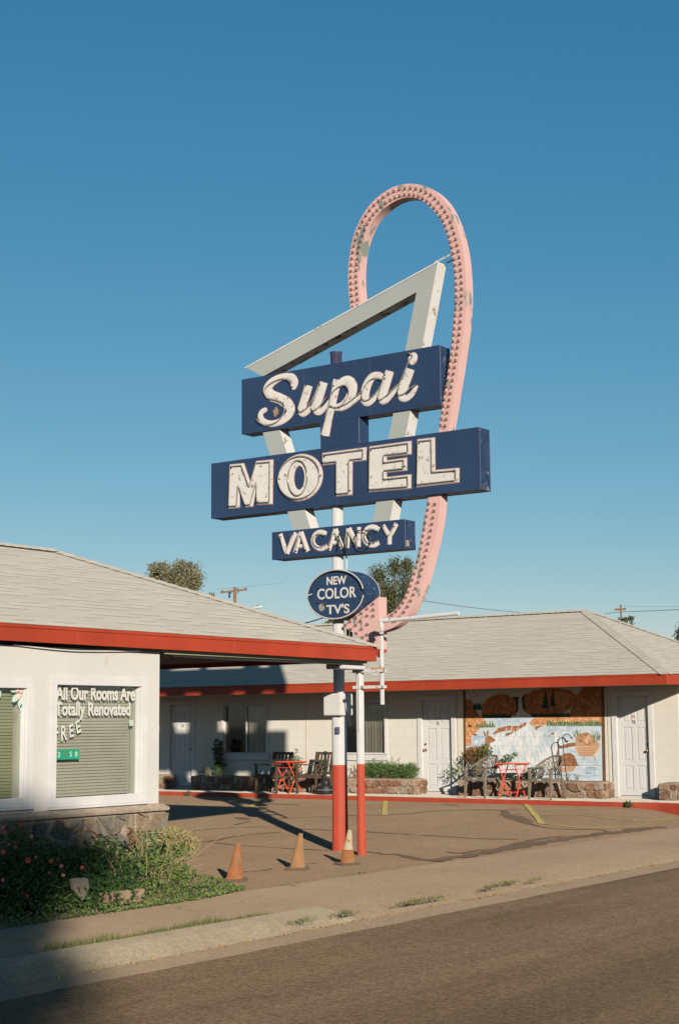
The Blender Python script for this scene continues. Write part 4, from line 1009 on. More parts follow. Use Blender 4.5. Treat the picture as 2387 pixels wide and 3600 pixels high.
def strokes(k, col, poly, n, L, w, ang, da=.4):
    x0, x1 = min(p[0] for p in poly), max(p[0] for p in poly); y0, y1 = min(p[1] for p in poly), max(p[1] for p in poly); c = 0
    for _ in range(n*12):
        if c >= n: break
        x, y = rg.uniform(x0, x1), rg.uniform(y0, y1); a = ang+rg.uniform(-da, da); l = L*rg.uniform(.5, 1.4)
        dx, dy = cos(a)*l/2, sin(a)*l/2; bx_, by_ = rg.uniform(-.15, .15)*l, rg.uniform(-.15, .15)*l
        if not all(inside(q, poly) for q in ((x-dx, y-dy), (x+dx, y+dy), (x+bx_, y+by_))): continue
        ww = w*rg.uniform(.6, 1.4); nx, ny = -sin(a)*ww/2, cos(a)*ww/2; c += 1
        kk = k+rg.random()*.8
        mm.face([mur(kk, x-dx, y-dy), mur(kk, x+bx_+nx, y+by_+ny), mur(kk, x+dx, y+dy), mur(kk, x+bx_-nx, y+by_-ny)], MI[col])
def jag(x0, x1, y0, amp, base, step=14):
    up = []; x = x0
    while x < x1: up += [(x, y0-rg.uniform(0, amp*.3)), (x+step*.5, y0-amp*rg.uniform(.5, 1.2))]; x += step
    return up+[(x1, y0), (x1, base), (x0, base)]
mp(0, 'cream', [(95, 92), (1470, 60), (1478, 420), (97, 420)])
mp(1, 'water', [(97, 395), (1474, 395), (1485, 1052), (100, 1052)])
R1 = mp(2, 'rock', [(103, 225), (160, 228), (180, 280), (205, 330), (250, 400), (103, 405)]); 
R2 = mp(2, 'rock', [(255, 300), (290, 250), (330, 215), (375, 188), (415, 182), (440, 165), (490, 172), (520, 176), (560, 205), (600, 200), (632, 205), (630, 320), (600, 385), (560, 392), (260, 398), (262, 340)])
R3 = mp(2, 'rock', [(672, 210), (700, 178), (740, 165), (780, 135), (830, 132), (870, 116), (950, 112), (1010, 112), (1070, 122), (1140, 132), (1185, 160), (1225, 182), (1185, 260), (1150, 320), (1090, 350), (1000, 380), (770, 394), (700, 350), (682, 290)])
R4 = mp(3, 'rock', [(1140, 395), (1165, 300), (1195, 210), (1240, 150), (1290, 95), (1345, 70), (1465, 60), (1470, 400)])
R3b = mp(3, 'rockl', [(840, 180), (900, 150), (1050, 140), (1150, 170), (1130, 260), (1050, 330), (1000, 290), (900, 300), (850, 250)], 3)
for P in (R2, R3, R4): strokes(4, 'rockl', P, 40, 60, 16, .9, .8); strokes(4.6, 'orange', P, 26, 40, 10, .7, .8); strokes(5, 'rockd', P, 60, 60, 6, 1.2, .9)
strokes(4, 'rockl', R1, 6, 40, 12, 1.2); strokes(5, 'rockd', R1, 8, 50, 6, 1.2)
mp(5, 'pine', [(570, 200), (635, 198), (628, 340), (590, 380), (612, 320), (605, 230)]); mp(5, 'pine', [(664, 205), (705, 168), (690, 240), (700, 310), (690, 350), (672, 300)])
mp(6, 'pine', jag(275, 560, 392, 34, 412)); mp(6, 'pine', jag(765, 1150, 385, 36, 402)); mp(5, 'pine', jag(180, 260, 300, 60, 330, 22))
for cx, top, bot, w in ((905, 148, 312, 44), (978, 140, 292, 36)):
    q = []
    for i in range(9): t = i/8; q.append((cx-w*(.15+.85*t)*(1 if i % 2 else .62), top+(bot-top)*t))
    q2 = [(2*cx-x, y+4) for x, y in reversed(q)]
    mp(7, 'pine', [(cx, top-10)]+q+q2); mp(6.5, 'brown', [(cx+15, bot-10), (cx+20, bot-10), (cx+28, bot+95), (cx+20, bot+95)])
L1 = mp(3, 'orange', [(104, 402), (272, 402), (300, 440), (335, 480), (320, 500), (250, 512), (215, 545), (195, 575), (165, 585), (162, 620), (160, 685), (104, 690)])
strokes(4, 'orangel', L1, 22, 45, 14, .9, .6); strokes(5, 'rock', L1, 12, 40, 6, 1.0, .7); mp(6, 'green', jag(205, 400, 500, 60, 505, 26)); mp(6, 'pine', jag(130, 165, 500, 40, 502, 20))
mp(4, 'brown', [(165, 575), (205, 572), (228, 582), (200, 590)])
L2 = mp(4, 'bould', [(370, 570), (400, 545), (430, 512), (480, 500), (562, 484), (556, 530), (500, 540), (430, 556), (395, 575)]); L3 = mp(4, 'bould', [(575, 492), (640, 488), (690, 458), (718, 450), (700, 490), (650, 515), (600, 548), (560, 575), (504, 596), (505, 566), (560, 548)])
strokes(5, 'rockl', L2, 9, 40, 9, -.3); strokes(5, 'rockl', L3, 8, 40, 9, -.5)
L4 = mp(3, 'orange', [(740, 465), (770, 425), (805, 402), (1466, 396), (1468, 458), (1200, 462), (950, 458), (900, 478), (850, 495), (800, 500), (752, 482)]); strokes(4, 'orangel', L4, 30, 70, 14, -.1, .5); strokes(4.8, 'bould', L4, 14, 50, 8, .4, .6)
mp(5, 'bould', [(798, 505), (830, 490), (870, 492), (820, 520), (806, 538)]); mp(6, 'green', jag(915, 1468, 470, 46, 490, 24)); strokes(6.5, 'pine', [(930, 440), (1460, 440), (1460, 486), (930, 486)], 26, 26, 10, 1.57, .3)
W1_ = mp(2, 'white', [(500, 600), (600, 552), (700, 500), (740, 472), (800, 540), (930, 560), (1010, 560), (1020, 640), (1005, 760), (1000, 900), (760, 1040), (480, 1000), (420, 850), (345, 740), (400, 600)])
strokes(3, 'blue', W1_, 70, 110, 5, 1.35, .25); strokes(3.5, 'water', W1_, 110, 130, 11, 1.4, .25); strokes(3.6, 'water', [(400, 570), (740, 440), (1010, 540), (1010, 640), (740, 560), (420, 680)], 60, 60, 9, .8, .5)
strokes(2.3, 'white', [(880, 540), (1160, 560), (1080, 700), (1030, 1020), (700, 1050)], 60, 150, 14, 1.45, .2); strokes(2.4, 'white', [(300, 560), (560, 520), (500, 1040), (330, 1040)], 46, 120, 14, 1.6, .25); strokes(2.6, 'white', [(880, 490), (1460, 490), (1460, 1040), (1060, 1040)], 40, 90, 9, .05, .2)
W2_ = mp(2.5, 'blue', [(165, 690), (180, 600), (230, 588), (300, 600), (310, 650), (285, 695)]); strokes(3, 'white', W2_, 24, 60, 6, 1.5, .12)
strokes(3, 'blue', [(380, 410), (740, 410), (700, 460), (420, 500)], 26, 60, 10, .1, .2); strokes(3, 'blue', [(900, 490), (1200, 490), (1200, 560), (900, 540)], 26, 60, 10, .1, .2); strokes(3, 'blue', [(1040, 700), (1200, 700), (1470, 820), (1475, 1040), (1040, 1040)], 60, 90, 9, .05, .15)
for a in range(26):
    t = a/25; x = 880+110*t; mm.face([mur(3.2, x, 560+20*t), mur(3.2, x+4, 560+20*t), mur(3.2, x+2-10*(1-t), 700+60*rg.random())], MI['blue'])
mp(4, 'bould', [(948, 598), (955, 565), (975, 553), (997, 556), (985, 575)])
B1 = mp(4, 'tan', [(1204, 690), (1203, 600), (1240, 570), (1290, 552), (1340, 562), (1390, 598), (1418, 640), (1445, 672), (1446, 690)], 0); strokes(5, 'bould', B1, 26, 50, 9, .9, .7); mp(5, 'orangel', [(1300, 590), (1335, 580), (1350, 640), (1330, 670), (1300, 655)], 3)
mp(3.5, 'orangel', [(1202, 692), (1446, 690), (1430, 740), (1400, 785), (1350, 802), (1290, 800), (1225, 775), (1205, 730)])
for i in range(9): y = 700+i*11; mp(4.5+.05*i, 'bould' if i % 2 else 'tan', [(1206+i*4, y), (1440-i*7, y-2), (1436-i*8, y+4), (1210+i*4, y+5)])
B2 = mp(4, 'bould', [(1018, 892), (1022, 830), (1050, 795), (1090, 768), (1150, 760), (1185, 782), (1210, 830), (1225, 875), (1240, 890), (1150, 895)]); strokes(5, 'rockd', B2, 12, 50, 6, 1.1); strokes(5, 'rockl', B2, 10, 40, 9, .8)
mp(3, 'tan', [(1020, 895), (1210, 892), (1190, 940), (1100, 960), (1030, 940)]); mp(4, 'bould', [(1012, 770), (1035, 700), (1070, 690), (1120, 665), (1200, 655), (1204, 690), (1130, 705), (1040, 720), (1024, 800)])
D1 = mp(5, 'deer', [(108, 860), (106, 720), (150, 705), (230, 700), (280, 690), (300, 660), (302, 620), (305, 600), (330, 588), (350, 592), (380, 610), (400, 628), (396, 646), (365, 655), (346, 665), (340, 700), (330, 740), (300, 800), (280, 855)])
mp(6, 'deer', [(283, 548), (286, 540), (304, 560), (312, 592), (294, 590)]); mp(6, 'deer', [(318, 545), (328, 530), (336, 560), (330, 592), (314, 585)]); mp(7, 'black', [(385, 622), (401, 628), (396, 640)]); mp(7, 'black', [(346, 612), (356, 610), (358, 620), (348, 621)])
for a in range(34):
    x = rg.choice([1195, 1225, 1250, 1395, 1420, 1440]); y = 600 if x < 1300 else 640; dx = rg.uniform(-35, 25); L = rg.uniform(50, 130)
    mm.face([mur(6+a*.01, x-3, y), mur(6+a*.01, x+3, y), mur(6+a*.01, x+dx, y-L)], MI['green'])
for x, y in ((170, 140), (205, 175)): mp(6, 'black', [(x, y-10), (x+14, y+6), (x+30, y+16), (x+12, y+12)]); mp(6.2, 'black', [(x+22, y+12), (x+26, y-8), (x+30, y+10)])
for x, dx in ((1390, 30), (1290, -18)): mm.face([mur(6, x, 800), mur(6, x+6, 800), mur(6, x+dx, 860)], MI['green'])
for x in (385, 512, 680, 765, 850, 940, 1020, 1110, 1200, 1290, 1380): mm.face([mur(6.8, x, 430+rg.uniform(0, 60)), mur(6.8, x+2.5, 430), mur(6.8, x+3.5, 560+rg.uniform(0, 60)), mur(6.8, x+1, 560)], MI['white'])
for s_, y, w in (('LACROIX', 918, 95), ('CLAYTON', 942, 95), ('MURALS', 972, 90)):
    vs, fs_ = text_geo(s_, 30, bold=.2); k = w/max(v[0] for v in vs)
    mm.add([mur(7, 1312+vx*k, y-vy*.8) for vx, vy, vz in vs], fs_, MI['signb'])
mm.build('mural', murm, wing, fix=False)
m = MB()
for (x0, x1, y0, y1, xb0, xb1) in ((80, 101, 100, 1060, 92, 108), (1461, 1489, 60, 1200, 1483, 1510)):
    q = [mur(0, x0, y0), mur(0, x1, y0), mur(0, xb1, y1), mur(0, xb0, y1)]
    m.loft([[p+V((-.0125, 0, 0)) for p in q], [p+V((0, 0, 0)) for p in q]])
    q = None
m.build('mural_border', paint('border_brown', (.13, .065, .03), .7, .2, 8), wing)

# ------------------------------------------------------------------ stone planters
M_soil = M_dirt
def planter(label, y0, y1, seed):
    t = thing('stone_planter', label, 'planter', (29.3, (y0+y1)/2, .32), 'stone planters along the room wall'); rg = random.Random(seed)
    m = MB(); X0, Z0, Z1 = 29.085, .315, .635
    m.box(X0, WX-.01, y0+.03, y1-.03, Z0-.05, Z1, 0)
    stone_face(m, (X0, y1-.02, Z0-.005), (0, -1, 0), (0, 0, 1), (-1, 0, 0), y1-y0-.04, Z1-Z0-.01, .19, rg, .3, 4, .042, .016)
    stone_face(m, (X0, y0+.03, Z0-.005), (1, 0, 0), (0, 0, 1), (0, -1, 0), .5, Z1-Z0-.01, .19, rg, .3, 4, .035, .016)
    stone_face(m, (WX-.01, y1-.03, Z0-.005), (-1, 0, 0), (0, 0, 1), (0, 1, 0), .5, Z1-Z0-.01, .19, rg, .3, 4, .035, .016)
    m.build('stone_wall', [M_mort]+STONES, t, smooth=35)
    m = MB(); m.box(X0+.09, WX-.04, y0+.1, y1-.1, Z1-.02, Z1+.012); m.build('soil', M_soil, t)
    return t
planter('long stone planter with a clipped hedge, behind the dark wooden chairs', 18.78, 25.38, 3)
planter('stone planter below the painted waterfall, behind the brown plastic chairs', 14.2, 17.7, 4)
planter('stone planter at the far right beyond door 16', 12.6, 13.03, 5)
planter('stone planter beside door 14, mostly hidden by the office corner', 26.27, 30.0, 6)

# ------------------------------------------------------------------ furniture
M_wood = paint('dark_wood', (.085, .055, .035), .6, .25, 9, .2, 70)
M_redm = paint('table_red', (.62, .075, .03), .45, .1, 6)
M_plas = paint('resin_brown', (.17, .135, .095), .5, .1, 5)
WK = .305
def wood_chair(label, p, rz=0):
    t = thing('wooden_armchair', label, 'armchair', (0, 0, 0), 'dark wooden slat armchairs')
    for s_ in (-1, 1):
        m = MB(); m.bar((0, s_*.28, 0), (0, s_*.28, .645), .055, .045, (1, 0, 0)); m.build('leg', M_wood, t, bevel=.004)
        m = MB(); m.bar((.52, s_*.26, 0), (.58, s_*.26, .42), .05, .05, (1, 0, 0)); m.bar((.58, s_*.26, .42), (.70, s_*.26, .93), .045, .05, (1, 0, 0)); m.build('leg', M_wood, t, bevel=.004)
        m = MB(); m.bar((-.04, s_*.285, .66), (.62, s_*.285, .63), .07, .028); m.build('armrest', M_wood, t, bevel=.004)
    m = MB()
    for i in range(7): x = .02+.085*i; m.bar((x, -.25, .425-.012*i), (x, .25, .425-.012*i), .068, .022)
    for s_ in (-1, 1): m.bar((0, s_*.24, .39), (.56, s_*.24, .345), .028, .06)
    m.bar((.0, -.25, .385), (.0, .25, .385), .025, .07); m.build('seat', M_wood, t, bevel=.003)
    m = MB(); f = lambda z: .58+(z-.42)*.235
    for i in range(5): y = -.2+.1*i; m.bar((f(.46), y, .46), (f(.88), y, .88), .055, .02, (1, 0, 0))
    for z in (.45, .9): m.bar((f(z), -.235, z), (f(z), .235, z), .03, .06)
    m.build('backrest', M_wood, t, bevel=.003)
    return place(t, (p.x, p.y, WK-.003), rz)
a1, a2 = at_z(*ZW(105, 925), WK), at_z(*ZW(450, 925), WK); b1, b2 = at_z(*ZW(808, 930), WK), at_z(*ZW(1135, 935), WK)
wood_chair('dark wooden slat armchair left of the red table, partly in shade', V(((a1.x+a2.x)/2, (a1.y+a2.y)/2, 0)), R(3))
wood_chair('dark wooden slat armchair between the red table and the black ashtray', V(((b1.x+b2.x)/2, (b1.y+b2.y)/2, 0)), R(-3))
def bistro(label, p, rz=0):
    t = thing('folding_table', label, 'table', (0, 0, 0), 'red folding bistro tables')
    H, sy, sx = .70, .2, .25
    m = MB()
    for i in range(8): x = -.29+.083*i; m.box(x, x+.072, -.28, .28, H, H+.018)
    for s_ in (-1, 1): m.box(-.29, .37, s_*.22-.012, s_*.22+.012, H-.02, H)
    m.build('tabletop', M_redm, t, bevel=.003)
    for s_, o in ((-1, .014), (1, -.014)):
        for a, b, d in ((-sx, sx, 0), (sx, -sx, o)):
            m = MB(); m.bar((a, s_*sy+d, 0), (b*1.0, s_*sy+d, H-.02), .026, .014, (0, 1, 0)); m.build('leg', M_redm, t)
    for x, z in ((-sx*.78, .12), (sx*.78, .12), (sx*.65, .58), (-sx*.65, .58)):
        m = MB(); m.bar((x, -sy, z), (x, sy, z), .022, .012); m.build('rung', M_redm, t)
    return place(t, (p.x, p.y, WK+.0), rz)
q = at_z(*ZW(430, 925), WK); bistro('red folding bistro table between the two wooden armchairs', V((q.x+.25, q.y-.2, 0)), 0)
q = at_z(*ZM(428, 1215), WK); bistro('red folding bistro table between the two brown plastic chairs', V((q.x+.25, q.y-.2, 0)), R(4))
def plastic_chair(label, p, rz=0):
    t = thing('plastic_armchair', label, 'armchair', (0, 0, 0), 'brown resin chairs with lattice backs')
    for s_ in (-1, 1):
        m = MB(); m.loft([[(x0-w, s_*y0-w, z), (x0+w, s_*y0-w, z), (x0+w, s_*y0+w, z), (x0-w, s_*y0+w, z)] for x0, y0, w, z in ((-.03, .275, .02, 0), (0, .262, .03, .4), (.0, .27, .026, .62))]); m.build('leg', M_plas, t, bevel=.006)
        m = MB(); m.loft([[(x0-w, s_*y0-w, z), (x0+w, s_*y0-w, z), (x0+w, s_*y0+w, z), (x0-w, s_*y0+w, z)] for x0, y0, w, z in ((.56, .22, .018, 0), (.47, .2, .028, .42))]); m.build('leg', M_plas, t, bevel=.006)
    m = MB(); n = 12; rings = []
    for i in range(n+1):
        x = -.02+.48*i/n; z = .43-.03*sin(pi*i/n)-.02*i/n; w = .245-.05*(i/n)**2
        rings.append([(x, -w, z+.012), (x, -w*.5, z-.01), (x, w*.5, z-.01), (x, w, z+.012), (x, w, z-.02), (x, -w, z-.02)])
    m.loft(rings); m.box(-.035, -.018, -.24, .24, .35, .435); m.build('seat', M_plas, t, smooth=40)
    # curved back: u runs round the back, top rim drops into the arms
    def sh(u, k):
        a = u*R(88); rx, ry = .30, .275
        x = .20+rx*cos(a)+.10*k*cos(a); y = (ry+.03*k)*sin(a); zt = .62+.255*max(0, cos(a))**1.15
        return V((x, y, .44*(1-k)+zt*k))
    m = MB(); rim = [sh(-1+2*i/28, 1) for i in range(29)]; rim = [V((-.02, rim[0].y*1.0, .625))]+[V((.1, rim[0].y, .628))]+rim+[V((.1, rim[-1].y, .628)), V((-.02, rim[-1].y, .625))]
    m.loft([[p+V((-.018, 0, .012)), p+V((.02, 0, .014)), p+V((.026, 0, -.02)), p+V((-.012, 0, -.024))] for p in rim]); m.build('arm_rim', M_plas, t, smooth=50)
    m = MB()
    def strip_(u0, k0, u1, k1, w=.011):
        n = 6; pr = [sh(u0+(u1-u0)*i/n, k0+(k1-k0)*i/n) for i in range(n+1)]
        for a, b in zip(pr[:-1], pr[1:]): m.bar(a, b, w, .006, (1, 0, 0))
    for i in range(-4, 5):
        u = i*.19; strip_(u, .1, u, .98, .013)
    for i in range(-6, 6):
        for d in (.19, -.19):
            for k0 in (.1, .39, .68):
                u = i*.19/1.0*.75+.07; 
                if abs(u+d) < .95 and abs(u) < .95: strip_(u, k0, u+d, k0+.29)
    for k in (.1, .39, .68): strip_(-.95, k, .95, k, .008)
    m.build('back_lattice', M_plas, t)
    m = MB(); m.box(-.0375, -.034, -.05, .05, .385, .405); m.build('label_plate', M_trim, t)
    return place(t, (p.x, p.y, WK-.002), rz)
c1, c2 = at_z(*ZM(97, 1207), WK), at_z(*ZM(303, 1215), WK); d1, d2 = at_z(*ZM(738, 1225), WK), at_z(*ZM(960, 1230), WK)
plastic_chair('brown plastic lattice-back chair left of the red table, by the rose bush', (c1+c2)/2+V((.03, 0, 0)), R(-10)); plastic_chair('brown plastic lattice-back chair right of the red table', (d1+d2)/2+V((.03, 0, 0)), R(-8))
q = at_z(*ZW(1298, 940), WK)
ash = thing('ashtray_post', 'black bell-shaped standing ashtray beside the main sign pole', 'ashtray', (q.x, q.y, WK))
m = MB(); m.lathe((q.x, q.y, WK-.004), [(.19, 0), (.2, .02), (.2, .12), (.195, .15), (.18, .19), (.1, .215), (.1, .225), (.118, .235), (.118, .28), (.1, .32), (.055, .345), (.03, .36)], 28, 0); m.build('base', M_blk, ash, smooth=40)
m = MB(); m.lathe((q.x, q.y, WK), [(.028, .35), (.024, .6), (.028, .75), (.03, .86)], 16); m.build('tube', M_blk, ash, smooth=40)
m = MB(); m.ball((q.x, q.y, WK+.91), .052, 8); m.build('cap', M_blk, ash, smooth=60)
m = MB(); m.lathe((q.x, q.y, WK), [(.202, .095), (.204, .1), (.202, .105)], 28); m.build('rim_band', paint('band_grey', (.3, .3, .28), .4, .1), ash)
for k, (base, pts) in enumerate((((1070, 1042), [(1050, 850), (1025, 680), (1026, 640), (1050, 614), (1080, 614), (1096, 636), (1108, 655), (1120, 646)]), ((1118, 1046), [(1095, 850), (1074, 640), (1078, 600), (1105, 573), (1135, 578), (1152, 600), (1164, 618), (1173, 600)]))):
    X = 29.35+.06*k; P = [at_x(*ZM(*p), X) for p in [base]+pts]; P[0].z = min(P[0].z, .62)
    m = MB(); m.tube([V(p) for p in catmull([tuple(p) for p in P], 6)], .009, 6)
    o = m.build('plant_hook', M_blk, None, smooth=60, origin=(P[0].x, P[0].y, .64)); tag(o, ['shorter black iron plant hook in the planter under the mural', 'taller black iron plant hook in the planter under the mural'][k], 'plant hook', 'black iron plant hooks')

# ------------------------------------------------------------------ traffic cones
M_cone = paint('cone_orange', (.33, .12, .04), .7, .22, 7, .25, 90, (.24, .135, .065), 8, .5)
M_cone2 = paint('cone_tan', (.32, .165, .07), .75, .14, 5, .25, 90, (.25, .14, .07), 8, .56)
M_cwhite = paint('cone_white', (.42, .35, .22), .6, .16, 14, .2, 80, (.3, .16, .07), 11, .54)
M_cbase = paint('cone_base', (.13, .085, .055), .9, .2, 14, .3, 80)
def cone(label, p, rz, mats, bend=0.0, white=None, lean=0.0):
    t = thing('traffic_cone', label, 'traffic cone', (0, 0, 0), 'worn traffic cones on the sidewalk edge')
    m = MB(); w = .148
    m.loft([[(sx*w*k, sy*w*k, z) for sx, sy in ((-1, -.75), (-.75, -1), (.75, -1), (1, -.75), (1, .75), (.75, 1), (-.75, 1), (-1, .75))] for k, z in ((1, 0), (1, .022), (.94, .03))]); m.build('base', M_cbase, t, smooth=40)
    m = MB(); n = 20; rings = []; zs = [.028, .04, .12, .2, .27, .32, .37, .42, .445, .456, .458, .452, .43]
    for z in zs:
        k = (z-.028)/.43; r = .1*(1-k)+.026*k
        if z <= .04: r += .006*(.04-z)/.012
        if bend and .2 < z < .34: r *= 1-.16*sin(pi*(z-.2)/.14)
        if z == .458: r *= .8
        if z in (.452, .43) and zs.index(z) > 10: r *= .72
        off = bend*max(0, k-.42)*1.0+.01*sin(z*9)
        lx, ly = lean*k*cos(R(-54)-rz), lean*k*sin(R(-54)-rz)
        rings.append([(lx+off+r*cos(2*pi*j/n), ly+r*sin(2*pi*j/n)+off*.25, z-abs(off)*.15) for j in range(n)])
    m.loft(rings); b = m.build('body', mats, t, smooth=40)
    if white is not None:
        for pl in b.data.polygons:
            c = sum((b.data.vertices[i].co.z for i in pl.vertices))/len(pl.vertices)
            if c > white: pl.material_index = 1
    return place(t, (p.x, p.y, p.z), rz)
cone('upright worn orange cone nearest the flower bed', at_lot(824, 3099)+V((0, 0, .005)), R(24), [M_cone], lean=.05)
cone('faded tan-orange cone in the middle of the three', at_lot(1046, 3058)+V((0, 0, .005)), R(30), [M_cone2], lean=.042)
cone('bent orange cone with a dirty white top beside the sign poles', at_lot(1222, 3041)+V((0, 0, .005)), R(-28), [M_cone, M_cwhite], .085, .22)

# ------------------------------------------------------------------ planting along the rooms
G_dark = leaf('leaf_dark', (.012, .03, .01), (.03, .065, .02), (.06, .1, .03))
G_hedge = leaf('leaf_hedge', (.04, .085, .02), (.09, .16, .04), (.2, .27, .09))
G_mid = leaf('leaf_mid', (.03, .07, .02), (.07, .13, .035), (.15, .2, .07))
G_pale = leaf('leaf_pale', (.12, .14, .06), (.26, .27, .14), (.4, .38, .24))
G_rust = leaf('leaf_rust', (.1, .06, .02), (.22, .1, .04), (.16, .17, .06))
M_stem = paint('stem_brown', (.12, .075, .045), .8, .2, 20)
M_straw = paint('stem_straw', (.3, .24, .115), .8, .2, 20)
def stems(mb, c, n, h, sp, rg, r=.006, mi=0):
    for _ in range(n):
        a = rg.uniform(0, 2*pi); d = rg.uniform(.2, 1)*sp; c = V(c)
        b = c+V((rg.uniform(-.3, .3)*sp, rg.uniform(-.3, .3)*sp, 0)); e = b+V((cos(a)*d, sin(a)*d, h*rg.uniform(.6, 1)))
        mb.tube([b, b.lerp(e, .5)+V((rg.uniform(-.04, .04), rg.uniform(-.04, .04), h*.06)), e], [r, r*.8, r*.4], 5, mi)
def plant(name, label, base, blobs, mats, nst=8, sth=.4, spread=.2, cat='shrub', size=.05, group=None, seed=1, stm=None, up=0.0):
    t = thing(name, label, cat, base, group); rg = random.Random(seed)
    m = MB()
    for (c, r, n, mi) in blobs: leaves(m, V(base)+V(c), r, n, size, rg, .45, mi, up)
    m.build('foliage', mats, t, fix=False)
    m = MB(); stems(m, base, nst, sth, spread, rg); m.build('stem', stm or M_stem, t)
    return t
p = at_x(*ZE(575, 1115), 29.33); p.z = .64
plant('tall_shrub', 'tall dark shrub in the shade beside door 14', p, [((0, .02, .62), (.17, .17, .26), 420, 0), ((0, -.04, .3), (.18, .19, .22), 300, 0), ((-.06, -.02, .16), (.14, .14, .17), 260, 1), ((0, .08, .85), (.06, .1, .06), 30, 0), ((0, -.1, .82), (.05, .05, .08), 25, 0)], [G_dark, G_mid], 8, .7, .12, size=.055, seed=2)  # low blob takes lighter leaves: its sunlit foot is put into the colour
p = at_x(*ZE(465, 1112), 29.3); p.z = .64
plant('pale_plant', 'small pale variegated plant at the foot of the dark shrub', p, [((0, 0, .12), (.14, .17, .13), 170, 0)], [G_pale], 5, .15, .1, size=.05, seed=3)
p = at_x(*ZF(745, 1500), 29.33); p.z = .62
hb = [((dx, dy, .2+.02*sin(dy*5)), (.17, .2, .21), 620, 0) for dy in (-.56, -.28, 0, .28, .56) for dx in (-.07, .09)]+[((0, -.08, .46), (.04, .05, .12), 26, 0), ((0, -.26, .44), (.04, .04, .09), 18, 0), ((-.02, .4, .43), (.04, .05, .05), 16, 0)]
plant('clipped_hedge', 'bright green clipped hedge on the stone planter beside door 15', p, hb, [G_hedge], 12, .3, .5, 'hedge', .036, seed=4)
p = at_x(*ZW(740, 660), 29.3); p.z = .63
plant('leafy_bush', 'leafy green bush behind the red table between the wooden armchairs', p, [((0, 0, .12), (.16, .3, .18), 420, 0), ((.02, -.02, .4), (.14, .25, .14), 220, 1), ((0, -.1, .6), (.05, .05, .1), 22, 1), ((0, .1, .52), (.05, .05, .08), 20, 1)], [G_mid, G_hedge], 9, .45, .2, 'bush', .05, seed=5)  # upper blobs use the brighter leaf colour to paint the lit top
p = at_x(*ZF(408, 1480), 29.35); p.z = .63
plant('wispy_plant', 'wispy reddish plant behind the main sign pole', p, [((0, 0, .2), (.08, .1, .18), 60, 0)], [G_rust], 4, .3, .08, 'plant', .035, seed=6)
p = at_x(*ZM(200, 1040), 29.32); p.z = .63
plant('wall_rose_bush', 'loose rose bush with rust coloured leaves at the left edge of the mural', p, [((0, .02, .55), (.15, .33, .2), 330, 1), ((0, -.25, .6), (.13, .22, .2), 260, 0), ((-.05, .45, .2), (.15, .25, .2), 150, 0), ((0, -.1, .2), (.14, .32, .2), 230, 0), ((-.02, -.72, .42), (.06, .12, .06), 40, 0), ((-.03, -.86, .5), (.06, .16, .07), 60, 0), ((-.03, -1.02, .56), (.05, .1, .05), 32, 0)], [G_mid, G_rust], 14, .7, .3, 'bush', .055, seed=7)
p = at_x(*ZM(740, 1040), 29.3); p.z = .63
plant('green_bush', 'low green bush between the table and the right plastic chair', p, [((0, 0, .12), (.14, .2, .15), 200, 0), ((0, .38, .06), (.12, .2, .1), 120, 1)], [G_mid, G_dark], 5, .2, .1, 'bush', .06, seed=8)
for k, (x, l) in enumerate(((1025, 'small weed at the foot of the iron plant hooks'), (1120, 'thin weed in front of the taller plant hook'), (1215, 'small weed right of the iron plant hooks'))):
    p = at_x(*ZM(x, 1045), 29.3); p.z = .63
    plant('weed', l, p, [((0, 0, .1), (.06, .07, .1), 40, 0)], [G_mid], 4, .14, .05, 'weed', .03, 'weeds in the mural planter', 20+k)
for (x, y, l, n, s_) in ((2240, 2838, 'green weed growing from the red kerb below door 16', 150, .085), (823, 2789, 'low weed on the red kerb near door 14', 60, .09)):
    p = at_lot(x, y); p.x = min(p.x, 27.97)
    plant('kerb_weed', l, p, [((0, 0, .07), (.06, s_, .08), n, 0)], [G_mid], 8, .16, .08, 'weed', .035, 'weeds in the red kerb', 30+n, up=1.0)

# ------------------------------------------------------------------ flower bed by the office
m = MB(); rings = []
for i in range(30):
    X = 2+i*.42; f = sst((14.1-X)/1.6); rings.append([(X, 11.14+.03*sin(X*4)+(1-f)*.25, .004), (X, 11.25+(1-f)*.15, .03*f+.006), (X, 12.0, .06*f+.006), (X, 12.5, .05*f+.006)])
m.loft(rings, 0, False, False); struct(m.build('flower_bed_soil', M_dirt, smooth=60, fix=False))
G_rose = leaf('leaf_rose', (.016, .045, .012), (.04, .085, .022), (.08, .13, .035))
G_bed = leaf('leaf_bed', (.045, .085, .02), (.11, .17, .04), (.25, .27, .09))
G_dry = leaf('leaf_dry', (.17, .17, .05), (.36, .34, .13), (.4, .25, .12))
M_petal = paint('petal_coral', (.62, .11, .06), .6, .15, 20); M_petal2 = paint('petal_pink', (.6, .22, .18), .6, .15, 20)
rb_ = thing('rose_bush', 'large dark green rose bush with coral flowers under the office windows', 'rose bush', (10.8, 11.8, .03)); rg = random.Random(17)
m = MB()
for (x, y, z, rx, ry, rz, n) in ((8.7, 11.85, .45, 1.0, .5, .6, 1500), (10.0, 11.8, .5, .75, .5, .52, 2300), (10.8, 11.75, .42, .6, .5, .46, 2000), (11.45, 11.75, .3, .55, .5, .36, 1800), (12.05, 11.75, .26, .5, .45, .3, 1300), (10.4, 11.5, .25, .8, .35, .28, 1700), (11.5, 11.4, .16, .8, .3, .2, 1500), (12.3, 11.95, .42, .3, .3, .3, 500), (9.6, 11.4, .2, .9, .28, .25, 900), (11.6, 12.2, .42, .3, .2, .24, 400)):
    leaves(m, (x, y, z), (rx, ry, rz), n, .062, rg, .5, 0)
m.build('foliage', G_rose, rb_, fix=False)
